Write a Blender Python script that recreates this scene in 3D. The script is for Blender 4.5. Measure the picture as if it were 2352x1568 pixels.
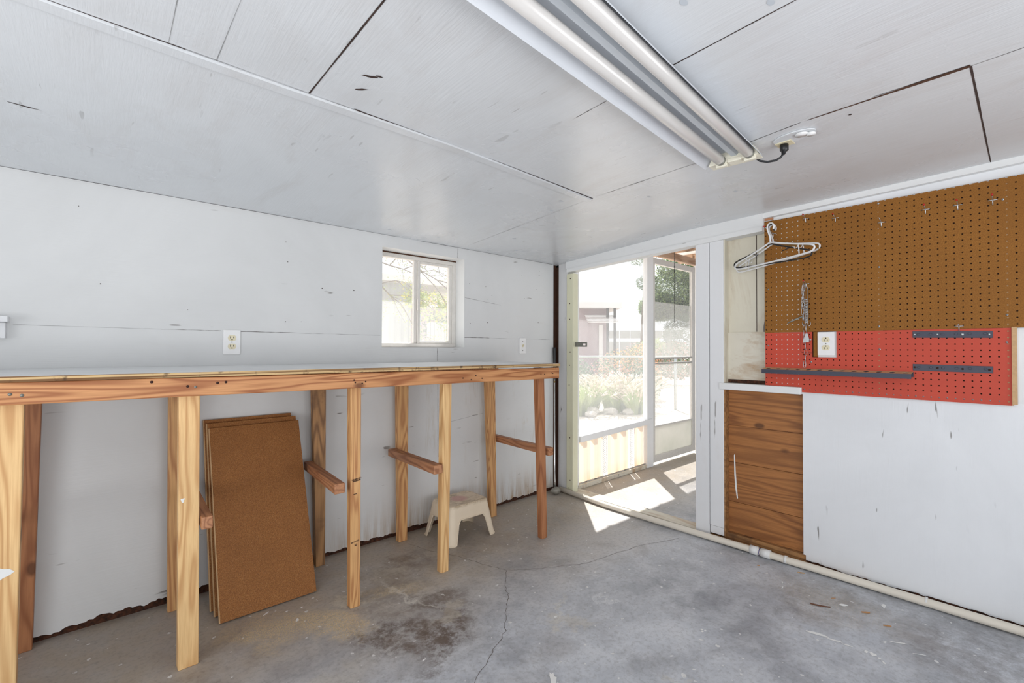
import bpy, math, random
from mathutils import Vector, Matrix
from math import sin, cos, pi, radians
random.seed(7)
for o in list(bpy.data.objects): bpy.data.objects.remove(o)
sc = bpy.context.scene
col = sc.collection

# ------------------------------------------------------------------ camera, world, sun, fill lamps, exposure
cd = bpy.data.cameras.new('camera'); cam = bpy.data.objects.new('camera', cd); col.objects.link(cam)
cd.sensor_width = 36; cd.lens = 16.244; cd.clip_start = .02; cd.clip_end = 300
yaw, pit, rol = radians(48.109), radians(.7616), radians(.1739)
fw = Vector((cos(pit)*cos(yaw), cos(pit)*sin(yaw), sin(pit)))
r0 = Vector((sin(yaw), -cos(yaw), 0)); u0 = r0.cross(fw)
rr = cos(rol)*r0+sin(rol)*u0; uu = -sin(rol)*r0+cos(rol)*u0
M = Matrix((rr, uu, -fw)).transposed().to_4x4(); M.translation = (0, 0, 1.1027)
cam.matrix_world = M
sc.camera = cam
w = bpy.data.worlds.new('World'); sc.world = w; w.use_nodes = True
bg = w.node_tree.nodes['Background']; bg.inputs[0].default_value = (.93, .965, 1, 1); bg.inputs[1].default_value = 1.45
sun = bpy.data.lights.new('sun', 'SUN'); sun.energy = 10; sun.angle = radians(.6); sun.color = (1, .98, .95)
so = bpy.data.objects.new('sun', sun); col.objects.link(so)
so.rotation_euler = Vector((-.449, -.478, -1)).to_track_quat('-Z', 'Y').to_euler()
def area(name, loc, to, sx, sy, e, c=(1, 1, 1)):
    l = bpy.data.lights.new(name, 'AREA'); l.spread = radians(130); l.shape = 'RECTANGLE'; l.size = sx; l.size_y = sy; l.energy = e; l.color = c
    o = bpy.data.objects.new(name, l); col.objects.link(o); o.location = loc
    o.rotation_euler = (Vector(to)-Vector(loc)).to_track_quat('-Z', 'Y').to_euler()
# fill lamps added at two unseen openings behind the camera to brighten the room
area('fill_lamp_back', (.7, -1.60, .75), (.7, -.3, 1.75), 2.6, 1.1, 18, (.99, .99, 1))
area('fill_lamp_side', (-1.90, .3, .75), (-.6, .4, 1.75), 1.9, 1.2, 31, (.99, .99, 1))
sc.view_settings.view_transform = 'Standard'; sc.view_settings.look = 'None'
sc.view_settings.gamma = 1; sc.view_settings.use_curve_mapping = False
sc.view_settings.exposure = 0.12

# ------------------------------------------------------------------ node helpers
def srgb(r, g, b):
    f = lambda c: (c/255/12.92) if c/255 <= .04045 else ((c/255+.055)/1.055)**2.4
    return (f(r), f(g), f(b), 1)
class NT:
    def __init__(s, name):
        m = bpy.data.materials.new(name); m.use_nodes = True; s.m = m; s.t = m.node_tree
        s.b = s.t.nodes['Principled BSDF']; s.out = s.t.nodes['Material Output']
    def n(s, typ, **kw):
        nd = s.t.nodes.new(typ)
        for k, v in kw.items(): setattr(nd, k, v)
        return nd
    def put(s, sock, v):
        if isinstance(v, bpy.types.NodeSocket): s.t.links.new(v, sock)
        elif v is not None: sock.default_value = v
    def math(s, op, a, b=None, c=None, clamp=False):
        n = s.n('ShaderNodeMath', operation=op, use_clamp=clamp)
        for i, v in enumerate((a, b, c)): s.put(n.inputs[i], v)
        return n.outputs[0]
    def coords(s, scale=(1, 1, 1), rnd=True):
        tc = s.n('ShaderNodeTexCoord'); mp = s.n('ShaderNodeMapping'); mp.inputs['Scale'].default_value = scale
        s.t.links.new(tc.outputs['Object'], mp.inputs['Vector'])
        if rnd:
            oi = s.n('ShaderNodeObjectInfo'); k = s.math('MULTIPLY', oi.outputs['Random'], 37.0)
            s.t.links.new(k, mp.inputs['Location'])
        return mp.outputs[0]
    def noise(s, vec, scale, detail=4, rough=.55, dist=0):
        n = s.n('ShaderNodeTexNoise'); s.put(n.inputs['Vector'], vec); n.inputs['Scale'].default_value = scale
        n.inputs['Detail'].default_value = detail; n.inputs['Roughness'].default_value = rough; n.inputs['Distortion'].default_value = dist
        return n.outputs[0]
    def voro(s, vec, scale, feature='F1'):
        n = s.n('ShaderNodeTexVoronoi'); n.feature = feature; s.put(n.inputs['Vector'], vec); n.inputs['Scale'].default_value = scale
        return n.outputs['Distance']
    def ramp(s, v, a, b, lo=0., hi=1.):
        n = s.n('ShaderNodeMapRange'); n.clamp = True; s.put(n.inputs[0], v)
        n.inputs[1].default_value = a; n.inputs[2].default_value = b; n.inputs[3].default_value = lo; n.inputs[4].default_value = hi
        return n.outputs[0]
    def mix(s, f, a, b, mode='MIX'):
        n = s.n('ShaderNodeMix', data_type='RGBA', blend_type=mode); s.put(n.inputs[0], f); s.put(n.inputs[6], a); s.put(n.inputs[7], b)
        return n.outputs[2]
    def bump(s, h, strength=.2, dist=.002):
        n = s.n('ShaderNodeBump'); n.inputs['Strength'].default_value = strength; n.inputs['Distance'].default_value = dist
        s.put(n.inputs['Height'], h); s.put(s.b.inputs['Normal'], n.outputs[0])
    def fin(s, c, rough=.5, metal=0, spec=None):
        s.put(s.b.inputs['Base Color'], c); s.put(s.b.inputs['Roughness'], rough); s.put(s.b.inputs['Metallic'], metal)
        if spec is not None: s.b.inputs['Specular IOR Level'].default_value = spec
        return s.m
def paint(name, c, stain=(.45, .36, .25, 1), amt=.12, axis=0, rough=.5, specks=.5, patch=.05, grain=.25, thr=(.62, .8)):
    s = NT(name); st = [1, 1, 1]; st[axis] = .06
    v = s.coords(rnd=False); vg = s.coords(st, False)
    big = s.noise(v, 1.6, 5, .6, .6)
    c1 = s.mix(s.ramp(big, .3, .7), c, tuple(x*(1-patch*2) for x in c[:3])+(1,))
    st1 = s.ramp(s.noise(s.coords([.35 if i == axis else 1 for i in range(3)], False), 5.5, 6, .68, 1.), thr[0], thr[1], 0, amt)
    c2 = s.mix(st1, c1, stain)
    sp = [18, 18, 18]; sp[axis] = 3.2
    v2 = s.coords(sp, False)
    m1 = s.ramp(s.noise(v2, 1.9, 2, .5), .70, .73)
    gate = s.ramp(s.noise(v, 2.3, 2), .46, .56)
    m = s.math('MULTIPLY', s.math('MULTIPLY', m1, gate), specks)
    c3 = s.mix(m, c2, srgb(110, 105, 100))
    if name == 'white_wall_paint':
        tc = s.n('ShaderNodeTexCoord'); sep = s.n('ShaderNodeSeparateXYZ'); s.t.links.new(tc.outputs['Object'], sep.inputs[0])
        runs = s.noise(s.coords((1, 1, .07), False), 26, 5, .7)
        lowz = s.ramp(sep.outputs[2], .04, .30, 1, 0); xr = s.ramp(sep.outputs[0], .5, 1.5)
        c3 = s.mix(s.math('MULTIPLY', s.math('MULTIPLY', s.math('MULTIPLY', lowz, lowz), xr), s.ramp(runs, .40, .62)), c3, srgb(168, 138, 100))
        run2 = s.math('MULTIPLY', s.ramp(s.noise(s.coords((1, 1, .12), False), 12, 6, .75, .6), .56, .66), s.math('MULTIPLY', s.ramp(sep.outputs[2], .3, .5), s.ramp(sep.outputs[2], .86, .98, 1, 0)))
        c3 = s.mix(s.math('MULTIPLY', run2, s.ramp(sep.outputs[0], 1.3, 1.6, 0, .3)), c3, srgb(176, 158, 128))
    g = s.noise(vg, 160, 3, .6)
    g2 = s.noise(vg, 45, 3, .6)
    h = s.math('ADD', g, s.math('MULTIPLY', g2, .8))
    s.bump(h, grain, .0016)
    return s.fin(c3, s.ramp(big, .3, .7, rough*.85, rough*1.15))
def wood(name, light, dark, axis=2, rings=9, k=9, rough=.55, knots=True, fib=.35, stain=None, contrast=.75):
    s = NT(name); st = [1, 1, 1]; st[axis] = .09
    v = s.coords(st)
    n = s.noise(v, k, 2, .5, .25)
    w_ = s.math('SINE', s.math('MULTIPLY', n, rings*6.283))
    r = s.math('POWER', s.math('ADD', s.math('MULTIPLY', w_, .5), .5), 1.8)
    st2 = [1, 1, 1]; st2[axis] = .03
    f = s.noise(s.coords(st2), 240, 3, .6)
    c = s.mix(s.math('MULTIPLY', r, contrast), light, dark)
    c = s.mix(s.ramp(f, .42, .7, 0, fib), c, dark)
    tone = s.noise(s.coords(), 4, 2)
    c = s.mix(s.ramp(tone, .35, .7, 0, .3), c, tuple(x*.72 for x in light[:3])+(1,))
    if knots:
        sk = [1, 1, 1]; sk[axis] = .55
        d = s.voro(s.coords(sk), 7)
        kn = s.ramp(d, .07, .13, 1, 0)
        c = s.mix(s.math('MULTIPLY', kn, .8), c, tuple(x*.45 for x in dark[:3])+(1,))
    if stain: c = s.mix(s.ramp(s.noise(s.coords(), 7, 5, .65), .5, .68, 0, .75), c, stain)
    s.bump(s.math('ADD', f, s.math('MULTIPLY', r, .5)), .25, .001)
    return s.fin(c, rough)
def flat(name, c, rough=.5, metal=0, var=.12, scale=30, bump=0, spec=None):
    s = NT(name); v = s.coords()
    n = s.noise(v, scale, 4, .6)
    cc = s.mix(s.ramp(n, .3, .7, 0, 1), c, tuple(x*(1-var) for x in c[:3])+(1,))
    if bump: s.bump(n, bump, .001)
    return s.fin(cc, rough, metal, spec)

m_wall = paint('white_wall_paint', srgb(223, 224, 224), amt=.10, axis=0, rough=.45, specks=.8)
m_wallb = paint('white_panel_paint', srgb(236, 238, 241), amt=.05, axis=2, rough=.5, specks=.75, grain=.45)
m_ceil = paint('ceiling_paint', srgb(217, 220, 223), stain=srgb(190, 185, 182), amt=.3, axis=1, rough=.27, specks=.3, patch=.035, grain=.32, thr=(.5, .75))
m_trim = paint('white_trim_paint', srgb(232, 233, 235), amt=.1, axis=2, rough=.5, specks=.6, patch=.02)
m_trimh = paint('white_header_paint', srgb(232, 233, 233), amt=.12, axis=1, rough=.5, specks=.6, patch=.02)
m_post = paint('worn_white_post_paint', srgb(222, 222, 222), stain=srgb(150, 140, 125), amt=.6, axis=2, specks=1)
m_jamb = paint('pale_yellow_jamb_paint', srgb(226, 224, 196), stain=srgb(190, 175, 130), amt=.35, axis=2, specks=.6)
m_cream = paint('cream_board_paint', srgb(222, 216, 198), stain=srgb(160, 124, 84), amt=.4, axis=2, specks=1, patch=.06, thr=(.5, .72))
m_peel = paint('peeling_cream_paint', srgb(226, 220, 204), stain=srgb(170, 128, 78), amt=.75, axis=1, specks=1, patch=.1, thr=(.47, .66))
m_top = paint('white_benchtop_paint', srgb(232, 233, 233), amt=.1, axis=0, rough=.45, specks=.8)
m_wood_y = wood('yellow_pine', srgb(242, 202, 144), srgb(196, 140, 84), 2, 11, 10)
m_wood_o = wood('orange_fir', srgb(226, 176, 118), srgb(168, 106, 62), 2, 12, 12)
m_wood_r = wood('reddish_fir', srgb(186, 126, 84), srgb(136, 80, 48), 2, 10, 10)
m_wood_w = wood('weathered_brown_wood', srgb(186, 140, 92), srgb(100, 66, 40), 2, 10, 9, stain=srgb(110, 76, 50))
m_beam = wood('orange_fir_beam', srgb(216, 156, 104), srgb(150, 84, 44), 0, 17, 9, contrast=.9)
m_rail = wood('reddish_rail_wood', srgb(196, 140, 100), srgb(138, 84, 56), 1, 10, 10)
m_ply = None
def mk_ply():
    s = NT('plywood_edge'); v = s.coords((.5, .5, 170), False)
    n = s.noise(v, 1.4, 2, .5, .3)
    c = s.mix(s.ramp(n, .42, .56), srgb(214, 182, 132), srgb(120, 84, 48))
    c = s.mix(s.ramp(s.noise(s.coords((1, 1, 1), False), 24, 3), .58, .68, 0, .8), c, srgb(70, 46, 28))
    return s.fin(c, .7)
m_ply = mk_ply()
m_plank = wood('dark_red_planking', srgb(178, 118, 64), srgb(108, 62, 30), 1, 14, 6, contrast=.65, fib=.5)
m_plate = wood('brown_sole_plate', srgb(176, 130, 82), srgb(110, 72, 42), 1, 9, 10, stain=srgb(96, 66, 44))
m_rot = flat('rotten_dark_wood', srgb(92, 52, 30), .9, var=.93, scale=75, bump=.9)
m_darkwood = flat('dark_brown_stud', srgb(70, 38, 18), .8, var=.4, scale=25)
m_seam = flat('dark_brown_joint', srgb(70, 52, 46), .9, var=.5, scale=40)  # dark brown tone for joints, chips and nail heads
m_hair = flat('faint_joint', srgb(150, 150, 150), .8, var=.3)
m_gap = flat('dark_brown_gap', srgb(92, 58, 38), .9, var=.5, scale=60)
def mk_particle(name, a, b, l):
    s = NT(name); v = s.coords()
    n = s.noise(v, 260, 3, .7); n2 = s.voro(v, 330)
    c = s.mix(s.ramp(n, .35, .65), a, b)
    c = s.mix(s.ramp(n2, .12, .3, .75, 0), c, l)
    c = s.mix(s.ramp(s.noise(v, 5, 4, .6), .4, .7, 0, .35), c, b)
    s.bump(n, .2, .0008)
    return s.fin(c, .75)
m_part = mk_particle('particle_board', srgb(164, 108, 54), srgb(124, 76, 34), srgb(208, 160, 104))
m_pedge = flat('pale_board_edge', srgb(206, 168, 124), .7, var=.15, scale=90)
m_peg = mk_particle('brown_hardboard', srgb(154, 100, 28), srgb(126, 78, 16), srgb(166, 114, 46))
m_red = flat('red_painted_hardboard', srgb(198, 70, 47), .6, var=.1, scale=5)
m_metal = flat('zinc_wire', srgb(200, 204, 206), .3, .85, var=.1)
m_alu = flat('brushed_aluminium', srgb(196, 192, 186), .45, .35, var=.12, scale=40)
m_galv = flat('dull_galvanised_plate', srgb(150, 150, 142), .5, .6, var=.3, scale=60)
m_tip = flat('red_rubber_tip', srgb(196, 40, 30), .5)
m_black = flat('black_plastic', srgb(28, 28, 30), .4)
m_whitep = flat('white_plastic', srgb(238, 238, 238), .3, var=.04)
m_clear = flat('pale_clear_plastic', srgb(220, 224, 226), .15, var=.04)
m_gold = flat('brass_wire', srgb(150, 128, 80), .35, .8)
m_slate = flat('slate_blue_enamel', srgb(64, 65, 80), .5, .1, var=.12, scale=12)
m_almond = flat('almond_plastic', srgb(228, 218, 186), .35, var=.05)
m_slot = flat('dark_slot', srgb(40, 34, 30), .8)
m_enamel = flat('fixture_white_enamel', srgb(214, 218, 224), .35, var=.05, scale=8)
m_channel = flat('fixture_grey_channel', srgb(196, 203, 210), .35, var=.06, scale=8)
m_tube = flat('unlit_tube_glass', srgb(204, 201, 198), .2, var=.03, scale=4, spec=.8)
m_cap = flat('cream_lampholder', srgb(234, 230, 212), .4, var=.05)
m_cable = flat('black_cable', srgb(32, 34, 38), .45)
m_pvc = paint('dusty_pvc', srgb(234, 226, 212), stain=srgb(170, 145, 110), amt=.5, axis=1, specks=.9)
m_pvcw = flat('white_pvc_coupling', srgb(236, 236, 234), .35, var=.06)
m_blue = flat('blue_marker', srgb(80, 80, 140), .6)
m_clubhead = flat('grey_club_head', srgb(150, 146, 136), .45, .3, var=.25, scale=60)
m_chrome = flat('chrome_shaft', srgb(215, 215, 215), .2, .9)
m_ink = flat('black_stamp_ink', srgb(86, 60, 44), .8, var=.4, scale=200)
m_splat = flat('white_paint_drip', srgb(236, 236, 234), .5, var=.04)
m_rust = flat('rusty_hole', srgb(60, 30, 22), .8, var=.3)
def mk_stool():
    s = NT('cream_stool_plastic'); v = s.coords(rnd=False)
    tc = s.n('ShaderNodeTexCoord'); sep = s.n('ShaderNodeSeparateXYZ'); s.t.links.new(tc.outputs['Object'], sep.inputs[0])
    topm = s.ramp(sep.outputs[2], .085, .1)
    c = s.mix(s.ramp(s.noise(v, 6, 4), .4, .7, 0, .5), srgb(236, 220, 196), srgb(222, 204, 178))
    dirt = s.ramp(s.noise(v, 14, 6, .7, 1.5), .42, .62)
    c = s.mix(s.math('MULTIPLY', s.math('MULTIPLY', dirt, topm), .75), c, srgb(176, 156, 122))
    d = s.n('ShaderNodeVectorMath', operation='DISTANCE'); s.t.links.new(tc.outputs['Object'], d.inputs[0]); d.inputs[1].default_value = (-.01, .0, .102)
    pk = s.ramp(d.outputs['Value'], .035, .06, .7, 0)
    c = s.mix(pk, c, srgb(214, 160, 156))
    return s.fin(c, .45)
m_stool = mk_stool()

# ------------------------------------------------------------------ concrete floor: stains that belong to the slab
def mk_floor():
    s = NT('worn_concrete'); v = s.coords(rnd=False)
    tc = s.n('ShaderNodeTexCoord'); sep = s.n('ShaderNodeSeparateXYZ'); s.t.links.new(tc.outputs['Object'], sep.inputs[0])
    X, Y = sep.outputs[0], sep.outputs[1]
    n1 = s.noise(v, 1.5, 6, .6, .5); n2 = s.noise(v, 7, 8, .7, .3); n3 = s.noise(v, 60, 6, .7)
    c = s.mix(s.ramp(n1, .32, .68), srgb(148, 151, 158), srgb(206, 210, 217))
    c = s.mix(s.ramp(n2, .40, .64, 0, .6), c, srgb(218, 220, 224))
    n4 = s.noise(v, 3.2, 8, .68, .4)
    c = s.mix(s.ramp(n4, .50, .66, 0, .5), c, srgb(128, 128, 132))
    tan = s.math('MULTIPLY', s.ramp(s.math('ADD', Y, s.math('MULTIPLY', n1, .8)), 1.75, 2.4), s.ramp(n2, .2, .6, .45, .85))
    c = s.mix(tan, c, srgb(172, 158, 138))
    wx = s.math('ADD', X, s.math('MULTIPLY', s.math('SUBTRACT', n2, .5), .35))
    wy = s.math('ADD', Y, s.math('MULTIPLY', s.math('SUBTRACT', s.noise(s.coords((1, 1, 1), False), 9, 8, .7), .5), .35))
    def blob(cx, cy, rx, ry, ang=0, a=.55, b=1.):
        dx = s.math('SUBTRACT', wx, cx); dy = s.math('SUBTRACT', wy, cy); ca, sa = cos(ang), sin(ang)
        u = s.math('DIVIDE', s.math('ADD', s.math('MULTIPLY', dx, ca), s.math('MULTIPLY', dy, sa)), rx)
        t = s.math('DIVIDE', s.math('SUBTRACT', s.math('MULTIPLY', dy, ca), s.math('MULTIPLY', dx, sa)), ry)
        d = s.math('SQRT', s.math('ADD', s.math('MULTIPLY', u, u), s.math('MULTIPLY', t, t)))
        return s.ramp(d, a, b, 1, 0)
    dark = s.ramp(s.noise(v, 13, 10, .78, .15), .42, .56)
    for (cx, cy, rx, ry, an, k) in [(.86, 1.62, .22, .13, -.5, .8), (1.03, 1.52, .2, .11, .4, .8), (.98, 1.85, .3, .2, .6, .3), (1.12, 1.72, .12, .16, .9, .6), (.95, 1.42, .2, .06, .5, .55), (1.15, 2.12, .25, .12, .3, .4), (2.36, .62, .3, .18, 0, .3), (2.35, .1, .3, .3, 0, .35)]:
        c = s.mix(s.math('MULTIPLY', s.math('MULTIPLY', blob(cx, cy, rx, ry, an), dark), k), c, srgb(88, 72, 62))
    for (cx, cy, rx, ry, an, k) in [(1.06, 2.08, .12, .09, .2, .6), (1.12, 1.62, .1, .05, .6, .5), (.83, 1.98, .07, .05, 0, .8), (1.42, 1.25, .13, .05, -.7, .4), (1.4, .75, .1, .05, .9, .4), (.5, 1.5, .3, .1, .3, .3)]:
        c = s.mix(s.math('MULTIPLY', blob(cx, cy, rx, ry, an), k), c, srgb(204, 196, 180))
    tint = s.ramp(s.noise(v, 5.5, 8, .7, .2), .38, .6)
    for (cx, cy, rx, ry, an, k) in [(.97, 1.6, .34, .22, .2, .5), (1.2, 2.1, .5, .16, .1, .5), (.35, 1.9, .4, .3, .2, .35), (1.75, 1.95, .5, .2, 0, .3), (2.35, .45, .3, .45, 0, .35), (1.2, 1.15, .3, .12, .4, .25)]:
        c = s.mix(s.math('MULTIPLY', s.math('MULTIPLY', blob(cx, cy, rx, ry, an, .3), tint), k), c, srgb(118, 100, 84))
    for (cx, cy, rx, ry, an, k) in [(1.035, 1.86, .24, .018, -1.38, .6), (1.46, 1.33, .16, .018, .75, .45)]:
        c = s.mix(s.math('MULTIPLY', blob(cx, cy, rx, ry, an, .3), k), c, srgb(222, 218, 208))
    spk = s.ramp(s.noise(v, 240, 3, .65), .45, .55)
    for (cx, cy, rx, ry, an, k) in [(.67, 1.90, .27, .10, 2.1, .9), (.50, 1.98, .2, .12, 2.1, .8), (.76, 1.82, .15, .08, 1.9, .8), (1.02, 1.93, .22, .06, -.4, .5), (2.4, .6, .2, .35, 0, .25)]:
        c = s.mix(s.math('MULTIPLY', s.math('MULTIPLY', blob(cx, cy, rx, ry, an, .3), spk), k), c, srgb(222, 196, 148))
    # scuffed ring and scraped streak
    dx = s.math('SUBTRACT', wx, 1.66); dy = s.math('SUBTRACT', wy, 1.255)
    d = s.math('SQRT', s.math('ADD', s.math('MULTIPLY', dx, dx), s.math('MULTIPLY', dy, dy)))
    ring = s.ramp(s.math('ABSOLUTE', s.math('SUBTRACT', d, .032)), .002, .016, .5, 0)
    c = s.mix(ring, c, srgb(226, 228, 230))
    wp = s.ramp(s.noise(v, 34, 2, .4), .715, .73, 0, .85)
    c = s.mix(wp, c, srgb(228, 228, 226))
    wp2 = s.ramp(s.noise(s.coords((1, 1, 1), False), 120, 1, .4), .80, .815, 0, .7)
    c = s.mix(wp2, c, srgb(226, 226, 224))
    c = s.mix(s.ramp(n3, .48, .75, 0, .45), c, srgb(104, 100, 96))
    s.bump(s.math('ADD', n3, s.math('MULTIPLY', n2, 1.5)), .18, .002)
    return s.fin(c, s.ramp(n2, .3, .7, .42, .62))
m_floor = mk_floor()
m_crack = flat('floor_crack', srgb(112, 102, 94), .9, var=.3)

# ------------------------------------------------------------------ outdoor and see-through materials
def leafy(name, a, b, tr=.35):
    s = NT(name); oi = s.coords(rnd=False)
    c = s.mix(s.ramp(s.noise(oi, 3, 4), .35, .65), a, b)
    s.fin(c, .7); t = s.n('ShaderNodeBsdfTranslucent'); s.put(t.inputs[0], c)
    mx = s.n('ShaderNodeMixShader'); mx.inputs[0].default_value = tr
    s.t.links.new(s.b.outputs[0], mx.inputs[1]); s.t.links.new(t.outputs[0], mx.inputs[2]); s.t.links.new(mx.outputs[0], s.out.inputs[0])
    return s.m
m_leaf = leafy('pale_grey_green_leaf', srgb(122, 138, 104), srgb(92, 108, 84))
m_leafd = leafy('dull_green_leaf', srgb(112, 138, 92), srgb(70, 90, 68))
m_leafy = leafy('yellow_green_leaf', srgb(176, 186, 112), srgb(140, 156, 90))
m_leafl = leafy('light_green_leaf', srgb(168, 186, 122), srgb(132, 152, 100))
m_yel = leafy('yellow_blossom', srgb(226, 206, 70), srgb(214, 190, 60))
m_org = leafy('orange_blossom', srgb(240, 176, 96), srgb(226, 150, 110))
m_pink = leafy('pink_blossom', srgb(226, 160, 150), srgb(206, 156, 142))
m_grassg = leafy('green_grass_blade', srgb(162, 180, 124), srgb(190, 196, 150))
m_plume = leafy('pale_grass_plume', srgb(232, 224, 212), srgb(214, 204, 190))
m_bark = flat('grey_bark', srgb(130, 118, 106), .9, var=.3, bump=.5)
m_gravel = flat('pale_gravel', srgb(206, 196, 186), .95, var=.3, scale=35, bump=.6)
m_rock = flat('pale_rock', srgb(196, 190, 184), .9, var=.3, scale=8, bump=.5)
m_siding = flat('mauve_siding', srgb(160, 140, 144), .8, var=.1, scale=2)
m_frame = flat('white_frame_paint', srgb(243, 243, 243), .45, var=.03)
m_walu = flat('pale_window_aluminium', srgb(226, 222, 216), .5, .1, var=.1, scale=40)
m_fascia = flat('white_fascia', srgb(224, 220, 218), .7, var=.05)
m_dkpost = flat('dark_post_paint', srgb(52, 48, 50), .6)
m_nb = flat('white_corrugated_siding', srgb(172, 173, 172), .7, var=.05, scale=2)
m_bluep = flat('pale_blue_paint', srgb(150, 178, 190), .7)
m_galvw = flat('galvanised_fence_wire', srgb(176, 182, 182), .5, .4)
m_porchwood = wood('pinkish_rafter_wood', srgb(204, 172, 146), srgb(150, 112, 82), 0, 8, 6)
m_kick = leafy('grey_green_kick_panel', srgb(242, 240, 234), srgb(230, 230, 222), .3)
m_strapw = flat('white_lath', srgb(238, 236, 232), .6, var=.03)
def mk_pane(name, opac, c, tr=.5):
    s = NT(name); s.t.nodes.remove(s.b)
    a = s.n('ShaderNodeBsdfTransparent'); d = s.n('ShaderNodeBsdfDiffuse'); t = s.n('ShaderNodeBsdfTranslucent'); g = s.n('ShaderNodeBsdfGlossy')
    d.inputs[0].default_value = c; t.inputs[0].default_value = c; g.inputs['Roughness'].default_value = .03
    v = s.coords(rnd=False); n = s.noise(v, 5, 4, .6)
    m1 = s.n('ShaderNodeMixShader'); m1.inputs[0].default_value = tr; s.t.links.new(d.outputs[0], m1.inputs[1]); s.t.links.new(t.outputs[0], m1.inputs[2])
    m2 = s.n('ShaderNodeMixShader'); s.put(m2.inputs[0], s.ramp(n, .3, .7, opac*.8, opac*1.2)); s.t.links.new(a.outputs[0], m2.inputs[1]); s.t.links.new(m1.outputs[0], m2.inputs[2])
    m3 = s.n('ShaderNodeMixShader'); m3.inputs[0].default_value = .03; s.t.links.new(m2.outputs[0], m3.inputs[1]); s.t.links.new(g.outputs[0], m3.inputs[2])
    s.t.links.new(m3.outputs[0], s.out.inputs[0]); return s.m
m_dusty = mk_pane('dusty_window_glass', .2, (.9, .92, .92, 1), .6)
m_glass = mk_pane('thin_haze_pane', .17, (.9, .92, .92, 1))  # white mixed into the pane imitates glare haze over the view
m_glassd = mk_pane('storm_door_glass', .07, (.9, .92, .92, 1))
m_screen = mk_pane('fine_insect_screen', .3, (.72, .72, .7, 1))
def mk_frp():
    s = NT('translucent_peach_fibreglass'); v = s.coords((1, 1, .12), False)
    n = s.noise(v, 14, 3)
    tc = s.n('ShaderNodeTexCoord'); sep = s.n('ShaderNodeSeparateXYZ'); s.t.links.new(tc.outputs['Object'], sep.inputs[0])
    low = s.math('MULTIPLY', s.ramp(sep.outputs[2], -.19, -.10, 1, 0), s.ramp(n, .4, .7, .1, .6))
    c = s.mix(s.ramp(n, .35, .65), srgb(247, 232, 212), srgb(240, 222, 206))
    c = s.mix(low, c, srgb(240, 190, 140))
    s.fin(c, .5); t = s.n('ShaderNodeBsdfTranslucent'); s.put(t.inputs[0], c)
    mx = s.n('ShaderNodeMixShader'); mx.inputs[0].default_value = .3
    s.t.links.new(s.b.outputs[0], mx.inputs[1]); s.t.links.new(t.outputs[0], mx.inputs[2]); s.t.links.new(mx.outputs[0], s.out.inputs[0])
    return s.m
m_frp = mk_frp()

# ------------------------------------------------------------------ mesh helpers
WP = {}
class MB:
    def __init__(s): s.v = []; s.f = []; s.mi = []; s.sm = []
    def add(s, vs, fs, mi=0, smooth=False):
        b = len(s.v); s.v += [tuple(p) for p in vs]; s.f += [tuple(i+b for i in f) for f in fs]; s.mi += [mi]*len(fs); s.sm += [smooth]*len(fs); return s
    def hexa(s, p, mi=0): return s.add(p, [(0, 3, 2, 1), (4, 5, 6, 7), (0, 1, 5, 4), (1, 2, 6, 5), (2, 3, 7, 6), (3, 0, 4, 7)], mi)
    def box(s, x0, x1, y0, y1, z0, z1, mi=0):
        return s.hexa([(x0, y0, z0), (x1, y0, z0), (x1, y1, z0), (x0, y1, z0), (x0, y0, z1), (x1, y0, z1), (x1, y1, z1), (x0, y1, z1)], mi)
    def quad(s, a, b, c, d, mi=0): return s.add([a, b, c, d], [(0, 1, 2, 3)], mi)
    def tube(s, pts, r, n=8, mi=0, caps=True, closed=False):
        pts = [Vector(p) for p in pts]; N = len(pts); rs = r if isinstance(r, (list, tuple)) else [r]*N
        vs = []; up = None
        for i, p in enumerate(pts):
            a = pts[(i-1) % N] if (i or closed) else p; b = pts[(i+1) % N] if (i < N-1 or closed) else p
            t = (b-a).normalized()
            if up is None: up = t.orthogonal().normalized()
            up = (up-t*up.dot(t)); up = up.normalized() if up.length > 1e-6 else t.orthogonal().normalized()
            sd = t.cross(up)
            vs += [p+up*cos(2*pi*k/n)*rs[i]+sd*sin(2*pi*k/n)*rs[i] for k in range(n)]
        fs = []
        for i in range(N if closed else N-1):
            j = (i+1) % N
            fs += [(i*n+k, i*n+(k+1) % n, j*n+(k+1) % n, j*n+k) for k in range(n)]
        if caps and not closed: fs += [tuple(reversed(range(n))), tuple((N-1)*n+k for k in range(n))]
        return s.add(vs, fs, mi, True)
    def disc(s, c, n, r, h=.001, k=12, mi=0):
        c = Vector(c); n = Vector(n).normalized(); return s.tube([c, c+n*h], r, k, mi)
    def build(s, name, mats, parent=None, bevel=0, label=None, recentre=True):
        me = bpy.data.meshes.new(name)
        if recentre:
            lo = [min(v[i] for v in s.v) for i in range(3)]; hi = [max(v[i] for v in s.v) for i in range(3)]
            c = Vector([(a+b)/2 for a, b in zip(lo, hi)])
        else: c = Vector((0, 0, 0))
        me.from_pydata([tuple(Vector(v)-c) for v in s.v], [], s.f); me.validate()
        if not isinstance(mats, (list, tuple)): mats = [mats]
        for m in mats: me.materials.append(m)
        if len(me.polygons) == len(s.mi):
            me.polygons.foreach_set('material_index', s.mi); me.polygons.foreach_set('use_smooth', s.sm)
        o = bpy.data.objects.new(name, me); col.objects.link(o); WP[o.name] = c
        if parent: o.parent = parent; o.location = c-WP[parent.name]
        else: o.location = c
        if bevel:
            b = o.modifiers.new('bevel', 'BEVEL'); b.width = bevel; b.segments = 2; b.limit_method = 'ANGLE'; b.angle_limit = radians(50)
        if label: o['label'] = label
        return o
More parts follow.
